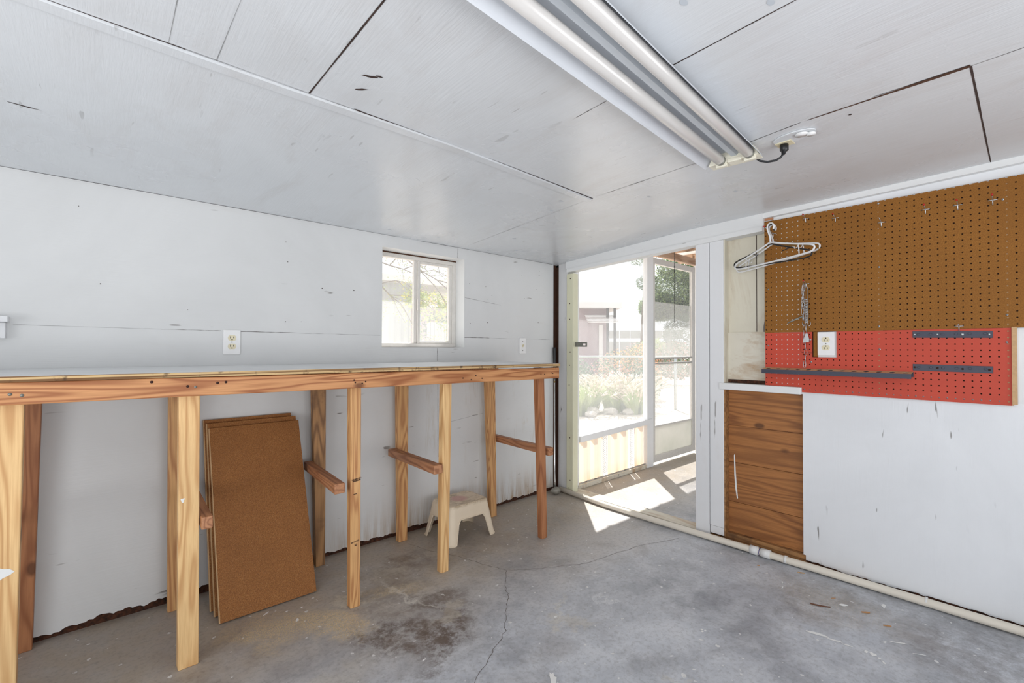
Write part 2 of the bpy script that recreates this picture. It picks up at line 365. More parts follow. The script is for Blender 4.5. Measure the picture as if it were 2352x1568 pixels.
def thing(name, label, cat, loc, group=None):
    o = bpy.data.objects.new(name, None); col.objects.link(o); o.location = loc; WP[o.name] = Vector(loc); o.empty_display_size = .05
    return tag(o, label, cat, group)
def tag(o, label, cat, group=None, kind=None):
    o['label'] = label; o['category'] = cat
    if group: o['group'] = group
    if kind: o['kind'] = kind
    return o
def struct(o, label, cat='structure'): return tag(o, label, cat, None, 'structure')
def rot_box(m, c, hx, hy, hz, Mx, mi=0):
    ps = []
    for z in (-hz, hz):
        for x, y in ((-hx, -hy), (hx, -hy), (hx, hy), (-hx, hy)): ps.append(Vector(c)+Mx@Vector((x, y, z)))
    return m.hexa(ps, mi)

D = 2.462; E = 2.685
def ceilz(y): return 1.749+(D-y)*.0651 if y > 1.37 else 1.820+(1.37-y)*.026

# ------------------------------------------------------------------ floor, ceiling
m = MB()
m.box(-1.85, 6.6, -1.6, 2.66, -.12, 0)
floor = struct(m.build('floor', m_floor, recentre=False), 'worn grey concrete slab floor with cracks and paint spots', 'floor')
def ribbon(pts, w, mb, z=.0007, jit=.006, sub=6):
    P = []
    for a, b in zip(pts, pts[1:]):
        for k in range(sub):
            t = k/sub; P.append((a[0]+(b[0]-a[0])*t+random.uniform(-jit, jit), a[1]+(b[1]-a[1])*t+random.uniform(-jit, jit)))
    P.append(pts[-1])
    for i in range(len(P)-1):
        a, b = Vector((*P[i], z)), Vector((*P[i+1], z)); t = (b-a); s_ = Vector((-t.y, t.x, 0)).normalized()
        wa = w*(.5+.5*random.random()); mb.quad(a-s_*wa/2, b-s_*wa/2, b+s_*wa/2, a+s_*wa/2)
for pts, w_ in [([(1.31, 2.33), (1.37, 2.14), (1.44, 1.99), (1.48, 1.84), (1.521, 1.727)], .0022), ([(1.521, 1.727), (1.67, 1.63), (1.858, 1.521), (2.05, 1.49), (2.299, 1.444), (2.53, 1.359)], .0022), ([(1.521, 1.727), (1.43, 1.638), (1.37, 1.55), (1.293, 1.472), (1.191, 1.363), (1.072, 1.298), (.935, 1.222)], .0024)]:
    m = MB(); ribbon(pts, w_, m); m.build('crack', m_crack, floor, label='dark crack in the slab')
def blobpoly(mb, cx, cy, rx, ry, ang, n=14, z=.0009, rag=.3):
    vs = [(cx, cy, z)]
    for k in range(n):
        a = 2*pi*k/n; r = 1+random.uniform(-rag, rag); x = rx*r*cos(a); y = ry*r*sin(a)
        vs.append((cx+x*cos(ang)-y*sin(ang), cy+x*sin(ang)+y*cos(ang), z))
    mb.add(vs, [(0, 1+k, 1+(k+1) % n) for k in range(n)])
for L in [[(2.082, .553, .035, .008, -1.3), (2.085, .497, .025, .006, -1.3), (2.088, .455, .014, .004, -1.3)], [(2.094, .40, .01, .006, 0), (2.094, .38, .012, .009, 0), (2.085, .36, .006, .005, 0), (2.07, .345, .012, .004, .6)],
          [(1.775, .86, .006, .005, 0), (1.765, .853, .005, .004, 0), (1.779, .848, .005, .004, 0)], [(.614, 1.979, .012, .006, 1.2)], [(.529, 2.108, .018, .005, .6)], [(.656, 2.059, .006, .004, 1.)], [(.60, 2.07, .005, .004, 0)], [(1.41, 1.30, .01, .005, .5)],
          [(2.25, .33, .03, .004, -1), (2.22, .27, .02, .003, -1)], [(.87, 1.43, .008, .004, .3)], [(2.52, .42, .02, .008, .2)], [(1.14, 1.062, .03, .012, .9)]]:
    m = MB()
    for a in L: blobpoly(m, *a)
    m.build('paint_spot', m_splat, floor, label='white dried paint spot')

m = MB()
ys = [2.75, 2.62, D, 2.2, 1.95, 1.7, 1.5, 1.37, 1.0, .5, 0, -.8, -1.6]
for i in range(len(ys)-1):
    a, b = ys[i], ys[i+1]
    m.hexa([(-1.85, b, ceilz(b)), (2.78, b, ceilz(b)), (2.78, a, ceilz(a)), (-1.85, a, ceilz(a)), (-1.85, b, ceilz(b)+.1), (2.78, b, ceilz(b)+.1), (2.78, a, ceilz(a)+.1), (-1.85, a, ceilz(a)+.1)])
ceil = struct(m.build('ceiling', m_ceil, recentre=False), 'low white painted plywood panel ceiling with open joints', 'ceiling')
def cstrip(p, q, w0, w1, name='joint', mat=m_seam, dz=.0008, n=12, jit=.0006, lab='dark open joint'):
    mb = MB(); p = Vector(p); q = Vector(q); t = (q-p).normalized(); s_ = Vector((-t.y, t.x)); pr = None
    for i in range(n+1):
        f = i/n; c = p.lerp(q, f); ww = (w0+(w1-w0)*f)/2+random.uniform(-jit, jit)
        a = c-s_*ww; b = c+s_*ww; cur = ((a.x, a.y, ceilz(a.y)-dz), (b.x, b.y, ceilz(b.y)-dz))
        if pr: mb.quad(pr[0], pr[1], cur[1], cur[0])
        pr = cur
    return mb.build(name, mat, ceil, label=lab)
cstrip((.438, 1.352), (.447, -.3), .004, .003)
cstrip((1.12, .97), (1.11, .75), .0012, .0025); cstrip((1.11, .75), (1.09, -.3), .0025, .004)
cstrip((1.756, 2.38), (1.752, 1.3), .0016, .0016, mat=m_hair); cstrip((1.752, 1.3), (1.750, .87), .0016, .0025)
cstrip((1.748, .87), (1.706, .49), .0035, .003)
cstrip((1.706, .47), (1.715, .094), .004, .016, mat=m_gap, jit=.001)
cstrip((1.700, .30), (1.708, .094), .001, .007)
cstrip((1.716, .094), (1.70, -.4), .001, .001)
cstrip((1.716, .094), (2.66, .092), .006, .004)
cstrip((.117, 1.352), (.105, -.3), .0012, .0008, mat=m_hair, lab='hairline joint')
cstrip((.214, 1.352), (.22, -.3), .0012, .0006, mat=m_hair, lab='hairline joint')
cstrip((-1.8, 2.456), (1.3, 2.456), .004, .003)
cstrip((1.45, 2.456), (2.62, 2.456), .003, .004)
for (x, y, rx, ry, an) in [(.533, 1.165, .018, .005, -.5), (.552, 1.15, .012, .004, -.2), (.541, 1.237, .016, .005, -.6), (.60, 1.352, .04, .004, .1), (-.16, 1.9, .03, .003, .1), (1.77, .37, .006, .004, 0)]:
    mb = MB(); vs = []
    for k in range(9):
        a = 2*pi*k/9; r = 1+random.uniform(-.4, .4); X = rx*r*cos(a); Y = ry*r*sin(a); X, Y = x+X*cos(an)-Y*sin(an), y+X*sin(an)+Y*cos(an); vs.append((X, Y, ceilz(Y)-.0009))
    mb.add(vs, [tuple(reversed(range(9)))]); mb.build('chip_mark', m_seam, ceil, label='chipped dark mark')
for (x, y) in [(.926, .485), (1.068, .362), (1.66, 1.5), (1.72, 1.62), (1.9, 2.1), (2.1, 2.3), (1.5, 2.33), (1.2, 2.36), (1.95, 1.2), (2.2, .9)]:
    mb = MB(); vs = []
    for k in range(10):
        a = 2*pi*k/10; Y = y+.007*sin(a); vs.append((x+.012*cos(a), Y, ceilz(Y)-.0008))
    mb.add(vs, [tuple(reversed(range(10)))]); mb.build('nail_dimple', m_channel, ceil)
# the long bowed batten covering the joint
m = MB(); P = []
for i in range(41):
    x = -1.8+3.56*i/40; t = max(0, (x-.5)/1.26); y0 = 1.352+.035*t*t+(.004*sin(x*5)); P.append((x, y0))
for (a, b) in zip(P, P[1:]):
    z = lambda q: ceilz(q)-.0005
    q = []
    for (x, y) in (a, b):
        q.append([(x, y, z(y)), (x, y, z(y)-.007), (x, y+.034, z(y+.034)-.007), (x, y+.034, z(y+.034))])
    A_, B_ = q
    m.add(A_+B_, [(0, 1, 5, 4), (1, 2, 6, 5), (2, 3, 7, 6)], 0)
x, y = P[-1]; m.add([(x, y, ceilz(y)), (x, y, ceilz(y)-.007), (x, y+.034, ceilz(y)-.009), (x, y+.034, ceilz(y)-.002)], [(0, 1, 2, 3)])
tr1 = struct(m.build('trim_1', m_ceil), 'long thin white batten bowing along the ceiling joint', 'trim')
cstrip((-1.8, 1.350), (.15, 1.3505), .005, .003)
cstrip((.15, 1.3505), (.6, 1.351), .0016, .0016, mat=m_hair)
cstrip((.6, 1.3505), (.85, 1.352), .006, .003)
cstrip((.85, 1.352), (1.2, 1.360), .0016, .002)
cstrip((1.2, 1.360), (1.76, 1.386), .003, .005)

# ------------------------------------------------------------------ left wall (with the window) and its corner
WX0, WX1, WZ0, WZ1 = 1.209, 1.786, 1.103, 1.680
m = MB()
xs = [-1.8+i*.012 for i in range(370)]
xs = sorted(set([round(x, 4) for x in xs if x < 2.62]+[WX0, WX1, 2.64]))
zb = {}
for x in xs: zb[x] = .030+.005*sin(x*5)+.004*sin(x*23+1)+.003*sin(x*71)+random.uniform(-.004, .004)
zr = [None, WZ0, WZ1, 1.775]
for a, b in zip(xs, xs[1:]):
    for j in range(3):
        if j == 1 and a >= WX0 and b <= WX1: continue
        z0a, z0b = (zb[a], zb[b]) if j == 0 else (zr[j], zr[j]); z1 = zr[j+1]
        m.quad((a, D, z0a), (b, D, z0b), (b, D, z1), (a, D, z1))
    m.quad((a, D, zb[a]), (a, D+.012, zb[a]), (b, D+.012, zb[b]), (b, D, zb[b]))
# reveal
yo = 2.60
m.quad((WX0, D, WZ0), (WX1, D, WZ0), (WX1, yo, WZ0), (WX0, yo, WZ0)); m.quad((WX0, D, WZ1), (WX0, yo, WZ1), (WX1, yo, WZ1), (WX1, D, WZ1))
m.quad((WX0, D, WZ0), (WX0, yo, WZ0), (WX0, yo, WZ1), (WX0, D, WZ1)); m.quad((WX1, D, WZ0), (WX1, D, WZ1), (WX1, yo, WZ1), (WX1, yo, WZ0))
# outer skin
for (a, b, c, d) in [(-1.85, WX0, -.1, 1.85), (WX1, 2.79, -.1, 1.85), (WX0, WX1, -.1, WZ0), (WX0, WX1, WZ1, 1.85)]: m.box(a, b, yo, yo+.02, c, d)
wl = struct(m.build('wall_left', m_wall, recentre=False), 'white painted plywood wall behind the workbench', 'wall')
MB().box(-1.8, 2.66, D+.014, D+.1, 0, .07).build('sole_plate', m_rot, wl, label='rotten dark timber under the panel')
MB().box(2.60, 2.684, D+.013, D+.1, .07, 1.80).build('corner_stud', m_darkwood, wl, label='dark brown stud in the open corner gap')
def wstrip(p, q, w0, w1, mat=m_seam, n=14, jit=.0005):
    mb = MB(); p = Vector(p); q = Vector(q); t = (q-p).normalized(); s_ = Vector((-t.y, t.x)); pr = None
    for i in range(n+1):
        c = p.lerp(q, i/n); ww = max(.0002, (w0+(w1-w0)*i/n)/2+random.uniform(-jit, jit)); a = c-s_*ww; b = c+s_*ww
        cur = ((a.x, D-.0007, a.y), (b.x, D-.0007, b.y))
        if pr: mb.quad(pr[0], cur[0], cur[1], pr[1])
        pr = cur
    mb.build('panel_joint', mat, wl)
wstrip((-.23, 1.181), (.2, 1.1765), .0008, .0008, m_hair); wstrip((.2, 1.1765), (.42, 1.176), .0004, .0012); wstrip((.50, 1.175), (.8, 1.173), .0022, .0012)
wstrip((.8, 1.173), (1.2, 1.171), .0009, .0012, m_hair); wstrip((1.79, 1.170), (2.0, 1.168), .003, .002); wstrip((2.0, 1.168), (2.6, 1.165), .001, .0012, m_hair)
wstrip((1.582, 1.095), (1.583, 1.02), .002, .002); wstrip((1.585, .96), (1.59, .42), .003, .0025); wstrip((1.60, .62), (1.95, .66), .001, .001, m_hair, n=8)
wstrip((1.79, 1.43), (2.1, 1.40), .0016, .0006); wstrip((1.73, 1.68), (1.735, 1.745), .001, .001)
for _ in range(26):
    x = random.uniform(-.3, 2.5); z = random.uniform(1.2, 1.7)
    if WX0-.03 < x < WX1+.03: continue
    MB().disc((x, D, z), (0, -1, 0), random.choice([.0015, .0022, .003]), .0006, 8).build('nail_head', m_seam, wl)
# baseboard-like scrap at far left: end of a window stool and apron
wm = thing('window_stool', 'white window stool end on the wall at the left edge', 'window sill', (-.5, 2.40, 1.208))
MB().box(-1.2, -.237, 2.40, D, 1.188, 1.209).build('stool_board', m_trim, wm, .002); MB().box(-1.2, -.245, 2.43, D, 1.13, 1.187).build('apron', m_trim, wm, .002)

# window_1
W = thing('window_1', 'small white aluminium sliding window above the workbench', 'window', (1.5, 2.57, 1.1)); W['kind'] = 'structure'
y0, y1 = 2.556, 2.596
m = MB(); m.box(WX0, WX1, y0, y1, WZ0, 1.128); m.box(WX0, WX1, y0, y1, 1.648, 1.672); m.box(WX0, WX0+.014, y0, y1, 1.128, 1.648); m.box(1.757, WX1, y0, y1, 1.128, 1.648)
m.build('window_frame', m_walu, W, .002)
MB().box(WX0, WX1, y0+.002, y1, 1.673, 1.68).build('head_gap_shade', m_gap, W)  # dark strip whose colour stands in for the shadow gap above the frame
m = MB(); m.box(1.4985, 1.516, y0+.004, y1-.008, 1.128, 1.648); m.box(1.735, 1.757, y0+.004, y1-.008, 1.128, 1.648); m.box(1.516, 1.735, y0+.004, y1-.008, 1.128, 1.142); m.box(1.516, 1.735, y0+.004, y1-.008, 1.632, 1.648)
sash = m.build('sliding_sash', m_walu, W, .002)
MB().box(1.492, 1.508, y0-.008, y0+.006, 1.335, 1.405).build('sash_pull', m_walu, sash, .001)
MB().box(1.476, 1.4975, y0+.014, y1-.004, 1.128, 1.648).build('meeting_stile', m_walu, W, .002)
MB().box(1.516, 1.735, 2.571, 2.573, 1.142, 1.632).build('pane', m_dusty, sash)
MB().box(1.223, 1.476, 2.583, 2.585, 1.128, 1.648).build('fixed_pane', m_dusty, W)

# ------------------------------------------------------------------ right wall with the doorway
m = MB()
m.box(2.697, 2.706, -1.5, .771, .03, 1.86)          # white plywood face
m.box(2.765, 2.785, -1.5, 1.329, -.1, 2.0)          # outer sheathing
m.box(2.69, 2.785, 1.329, 2.6, 1.735, 2.0)
wr = struct(m.build('wall_right', m_wallb, recentre=False), 'white painted plywood wall holding the pegboards', 'wall')
m = MB()
xs = [.771-.02*i for i in range(115)]; zb = [.026+.004*sin(x*9)+random.uniform(-.004, .004) for x in xs]
for i in range(114):
    m.quad((2.6965, xs[i], zb[i]), (2.6965, xs[i+1], zb[i+1]), (2.6965, xs[i+1], .889), (2.6965, xs[i], .889))
m.quad((2.6965, .771, .03), (2.6965, .771, .889), (2.706, .771, .889), (2.706, .771, .03))
m.build('lower_panel', m_wallb, wr, label='white painted lower plywood panel')
MB().box(2.700, 2.75, -1.5, .77, 0, .029).build('sole_plate', m_rot, wr, label='rotten dark timber along the foot')
# doorway posts and jambs
MB().box(E, 2.79, 2.357, 2.449, 0, 1.80).build('door_post', m_post, wr, .003, 'worn white post by the corner')
MB().box(2.69, 2.80, 2.449, 2.60, -.1, 1.95).build('corner_sun_block', m_darkwood, wr)  # unseen block added to keep sun from leaking in at the corner
m = MB(); m.box(2.676, 2.735, 2.293, 2.357, -.0, 1.668)
jb = m.build('jamb_board', m_jamb, wr, .003, 'pale yellow jamb board with a row of screws')
m = MB()
for z in (1.63, 1.44, 1.32, 1.07, .97, .82, .42, .1, .04): m.disc((2.676, 2.325+random.uniform(-.006, .006), z), (-1, 0, 0), .0045, .0012, 8)
m.build('screw_row', m_rust, jb)
for nm, a, b in (('trim_2', 1.329, 1.2465), ('trim_3', 1.2435, 1.163)):
    o = struct(MB().box(2.672, 2.70, b, a, .018 if nm == 'trim_2' else .075, 1.745).build(nm, m_trim, None, .0025), 'white vertical trim board edging the doorway, '+('nearer the opening' if nm == 'trim_2' else 'nearer the pegboard'), 'trim')
MB().box(2.70, 2.765, 1.163, 1.329, .0, 1.76).build('stud', m_darkwood, wr)
MB().box(2.676, 2.70, 1.165, 1.243, .03, .0735).build('trim_foot', m_trim, wr, .002)
# header along the ceiling
def slab(name, mat, x0, x1, prof, parent, **k):
    mb = MB()
    for (ya, za, zta), (yb, zb_, ztb) in zip(prof, prof[1:]):
        mb.hexa([(x0, yb, zb_), (x1, yb, zb_), (x1, ya, za), (x0, ya, za), (x0, yb, ztb), (x1, yb, ztb), (x1, ya, zta), (x0, ya, zta)])
    return mb.build(name, mat, parent, **k)
o = slab('trim_4', m_trimh, 2.664, 2.70, [(2.357, 1.703, 1.80), (1.315, 1.748, 1.84), (.947, 1.762, 1.85)], None); struct(o, 'white header board over the doorway under the ceiling', 'trim')
o = slab('trim_5', m_trimh, 2.654, 2.72, [(2.340, 1.677, 1.702), (1.315, 1.7195, 1.7465), (.947, 1.733, 1.7605)], None); struct(o, 'white lower lip board of the doorway header', 'trim')
o = slab('trim_6', m_trimh, 2.668, 2.70, [(2.357, 1.725, 1.76), (1.37, 1.793, 1.84), (.9, ceilz(.9)-.026, 1.88), (-1.5, ceilz(-1.5)-.026, 1.95)], None); struct(o, 'narrow white crown strip at the ceiling above the pegboard', 'trim')
# recess
MB().box(2.725, 2.745, .75, 1.163, .905, 1.80).build('upper_backing', m_cream, wr, label='cream painted backing boards in the recess')
m = MB(); m.box(2.719, 2.7249, .75, 1.163, .906, 1.193)
m.build('peeling_backing', m_peel, wr, label='stained peeling painted plywood in the recess')
MB().box(2.7235, 2.7249, 1.0, 1.003, 1.195, 1.8).build('board_gap', m_seam, wr)
MB().box(2.7155, 2.7189, .95, 1.163, .906, .925).build('dark_line', m_rot, wr)  # dark strip along the foot of the recess board
m = MB()
for z0, z1 in ((.05, .2245), (.2265, .449), (.451, .66), (.661, .867)):
    m.box(2.725, 2.745, .75, 1.163, z0, z1)
m.build('backing_plank', m_plank, wr, .001, 'varnish-brown knotty planking in the lower recess')
MB().box(2.695, 2.724, .76, 1.163, .012, .052).build('recess_plate', m_plate, wr, .002)
MB().box(2.665, 2.695, .5, 1.243, .0, .02).build('rough_plate', m_plate, wr, .002)
MB().box(2.676, 2.7249, 1.155, 1.1625, .03, .867).build('stud_edge', m_plate, wr); MB().box(2.676, 2.7249, 1.155, 1.1625, .906, 1.745).build('stud_edge', m_cream, wr)
o = struct(MB().box(2.664, 2.7249, .771, 1.186, .868, .905).build('trim_7', m_trimh, None, .003), 'short white ledge board across the recess beside the red pegboard', 'trim')
m = MB(); vs = [(2.7243, 1.128, .49), (2.7243, 1.122, .50), (2.7243, 1.118, .40), (2.7243, 1.112, .31), (2.7243, 1.106, .25), (2.7243, 1.112, .245), (2.7243, 1.12, .30), (2.7243, 1.126, .38)]
m.add(vs, [tuple(range(8))]); m.build('paint_run', m_splat, wr, label='white paint run on the planking')
# threshold
o = struct(MB().box(2.70, 2.80, 1.24, 2.34, 0, .012).build('trim_8', m_peel, None, .002), 'worn painted threshold strip across the doorway', 'threshold')
# behind the camera: two unseen walls, their openings added for the fill lamps
def wall_open(name, a0, a1, o0, o1, z0, z1, mk, lab):
    mb = MB()
    for (p, q, c, d) in ((a0, o0, 0, 1.95), (o1, a1, 0, 1.95), (o0, o1, 0, z0), (o0, o1, z1, 1.95)):
        if q-p > .001 and d-c > .001: mk(mb, p, q, c, d)
    return struct(mb.build(name, m_wall, recentre=False), lab, 'wall')
wall_open('wall_back', -1.85, 2.79, -.65, 2.05, .3, 1.65, lambda b, p, q, c, d: b.box(p, q, -1.52, -1.5, c, d), 'white wall behind the viewer with a wide opening added for light')
wall_open('wall_front', -1.52, 2.6, -.7, 1.3, .1, 1.75, lambda b, p, q, c, d: b.box(-1.85, -1.8, p, q, c, d), 'white side wall at far left with an opening added for light')

# ------------------------------------------------------------------ workbench
B = thing('workbench', 'long plywood workbench with white painted top and bare lumber legs', 'workbench', (.5, 2.16, 0))
tz = lambda x: 1.019-.0046*x
bz = lambda x: 1.0025-.0085*x
def tilt_box(mb, x0, x1, y0, y1, f0, f1, mi=0, n=1):
    for i in range(n):
        a = x0+(x1-x0)*i/n; b = x0+(x1-x0)*(i+1)/n
        mb.hexa([(a, y0, f0(a)), (b, y0, f0(b)), (b, y1, f0(b)), (a, y1, f0(a)), (a, y0, f1(a)), (b, y0, f1(b)), (b, y1, f1(b)), (a, y1, f1(a))], mi)
    return mb
o = tilt_box(MB(), -1.5, 2.058, 1.862, D-.001, lambda x: tz(x)-.0165, lambda x: tz(x)-.0006).build('tabletop', m_ply, B, label='plywood top with bare layered edge')
tilt_box(MB(), -1.5, 2.058, 1.863, D-.001, lambda x: tz(x)-.0005, tz).build('top_paint', m_top, o, label='white painted upper face')
beam = tilt_box(MB(), -1.5, 2.056, 1.868, 1.906, lambda x: bz(x)-.064, lambda x: bz(x)-.001).build('front_beam', m_beam, B, .003, 'orange fir front rail under the top')
for i, (x, dz) in enumerate([(-.178, -.034), (-.155, -.038), (.13, -.012), (.225, -.03), (.247, -.033), (.31, -.022), (.335, -.02), (.80, -.04), (.83, -.045), (.795, -.03), (.845, -.038), (1.35, -.04), (1.40, -.05), (1.43, -.03), (1.47, -.045), (1.9, -.035), (1.93, -.037), (1.985, -.03), (2.0, -.033)]):
    MB().disc((x, 1.8678, bz(x)+dz), (0, -1, 0), .0045 if i < 7 else .0035, .0006, 10).build('screw_head', m_galv if i in (0, 1, 4) else m_rust, beam)
tilt_box(MB(), -1.5, 2.05, 2.422, D-.002, lambda x: bz(x)-.064, lambda x: bz(x)-.001).build('back_beam', m_rail, B, .003)
def leg(xb0, xb1, xt0, xt1, yb0, yb1, yt0, yt1, mat, name='leg', ztop=.985, lab=None):
    zt = ztop
    return MB().hexa([(xb0, yb0, 0), (xb1, yb0, 0), (xb1, yb1, 0), (xb0, yb1, 0), (xt0, yt0, zt), (xt1, yt0, zt), (xt1, yt1, zt), (xt0, yt1, zt)]).build(name, mat, B, .003, lab)
l1 = leg(-.250, -.162, -.242, -.153, 1.907, 1.945, 1.907, 1.945, m_wood_y)
l2 = leg(.215, .274, .205, .265, 1.933, 1.971, 1.907, 1.945, m_wood_y)
l3 = leg(.805, .847, .797, .844, 1.909, 1.947, 1.907, 1.945, m_wood_o, lab='leg with dark mill stamps')
l4 = leg(1.259, 1.303, 1.262, 1.312, 1.916, 1.954, 1.907, 1.945, m_wood_y)
l5 = leg(1.918, 1.961, 1.912, 1.966, 1.872, 1.91, 1.907, 1.945, m_wood_r)
leg(-.245, -.165, -.23, -.147, 2.42, 2.458, 2.382, 2.42, m_wood_r)
leg(.228, .29, .222, .285, 2.383, 2.42, 2.382, 2.42, m_wood_o)
leg(.826, .872, .800, .868, 2.385, 2.422, 2.382, 2.42, m_wood_w, lab='dark weathered leg')
leg(1.280, 1.333, 1.268, 1.338, 2.378, 2.416, 2.382, 2.42, m_wood_o)
leg(1.915, 1.962, 1.912, 1.985, 2.33, 2.368, 2.382, 2.42, m_wood_o)
def rail(xf0, xf1, xk0, xk1, yf, yk, z0, z1, zk0, zk1):
    MB().hexa([(xf0, yf, z0), (xf1, yf, z0), (xk1, yk, zk0), (xk0, yk, zk0), (xf0, yf, z1), (xf1, yf, z1), (xk1, yk, zk1), (xk0, yk, zk1)]).build('cross_rail', m_rail, B, .004)
rail(-.286, -.25, -.286, -.25, 1.93, 2.42, .475, .515, .475, .515)
rail(.272, .306, .288, .322, 1.895, 2.42, .473, .516, .473, .516)
rail(.728, .772, .768, .806, 1.895, 2.40, .498, .54, .495, .535)
rail(1.207, 1.2555, 1.225, 1.273, 1.90, 2.41, .492, .535, .49, .53)
rail(1.985, 2.025, 1.988, 2.028, 1.885, 2.42, .465, .512, .475, .515)
def stamp(txt, x, z, size, rotv, parent, y=1.9068, mat=m_ink, label=None):
    cu = bpy.data.curves.new('stamp', 'FONT'); cu.body = txt; cu.size = size; cu.extrude = .0002; cu.align_x = 'CENTER'; cu.space_line = .8; cu.offset = .0003
    to = bpy.data.objects.new('tmp', cu); col.objects.link(to); dg = bpy.context.evaluated_depsgraph_get(); me = bpy.data.meshes.new_from_object(to.evaluated_get(dg))
    bpy.data.objects.remove(to); me.materials.clear(); me.materials.append(mat)
    o = bpy.data.objects.new('stamp', me); col.objects.link(o); WP[o.name] = Vector((x, y, z)); o.parent = parent; o.location = Vector((x, y, z))-WP[parent.name]
    o.rotation_euler = (radians(90), -rotv, 0)
    if label: o['label'] = label
    return o
stamp('HAMPTON\nPREMIUM', .826, .540, .0085, radians(6), l3, label='black mill stamp HAMPTON PREMIUM')
stamp('SPF STUD', .822, .276, .0085, radians(8), l3, y=1.9078)
for (x, z, n) in ((.812, .478, 6), (.820, .266, 4), (.820, .261, 4)):
    m = MB()
    for k in range(n): m.box(x+k*.0026, x+k*.0026+.0018, 1.9066, 1.9088, z+k*.00022, z+k*.00022+random.uniform(.002, .0034))
    m.build('smudged_stamp', m_ink, l3)
for (p, cx, z, rx, rz, y) in [(l1, -.205, .47, .035, .02, 1.9064), (l1, -.225, .53, .012, .01, 1.9064), (l2, .221, .585, .006, .012, 1.9175), (l3, .0, .0, 0, 0, 0)]:
    if rx:
        mb = MB(); n = 13; mb.add([(cx+rx*cos(2*pi*k/n)*random.uniform(.7, 1.2), y, z+rz*sin(2*pi*k/n)*random.uniform(.7, 1.2)) for k in range(n)], [tuple(range(n))]); mb.build('paint_splash', m_splat, p, label='white paint splash')

# ------------------------------------------------------------------ particle boards leaning on the wall under the bench
for i, (yb, yt, z1, x0, x1, xo, lab) in enumerate([(2.14, 2.40, .738, .374, .745, -.004, 'brown particle board shelf leaning in front of two others under the bench'),
                                              (2.207, 2.421, .757, .368, .738, -.004, 'middle brown particle board of the three leaning under the bench'),
                                              (2.262, 2.442, .770, .362, .725, -.006, 'rear brown particle board, nearest the wall, of the three leaning')]):
    L = Vector((0, yt-yb, z1)); t = Vector((0, L.z, -L.y)).normalized()*.0165
    P = []
    for (x, k) in ((x0, 0), (x1, 0)): P.append(Vector((x, yb, .001)))
    a, b = P; c = Vector((x1+xo, yt, z1)); d = Vector((x0+xo, yt, z1))
    n_ = Vector((0, t.y, t.z)); lift = Vector((0, 0, .006))
    a, b, c, d = [q+lift for q in (a, b, c, d)]
    ps = [a, b, b+n_, a+n_, d, c, c+n_, d+n_]
    bt = thing('particle_board', lab, 'board', (sum((x0, x1))/2, yb, 0), 'particle boards leaning on the wall')
    MB().hexa(ps).build('board', m_part, bt, .001)
    e = Vector((-.003, 0, 0)); MB().hexa([a+e, a-Vector((.0002, 0, 0)), a+n_-Vector((.0002, 0, 0)), a+n_+e, d+e, d-Vector((.0002, 0, 0)), d+n_-Vector((.0002, 0, 0)), d+n_+e]).build('edge_band', m_pedge, bt, label='pale sawn edge')

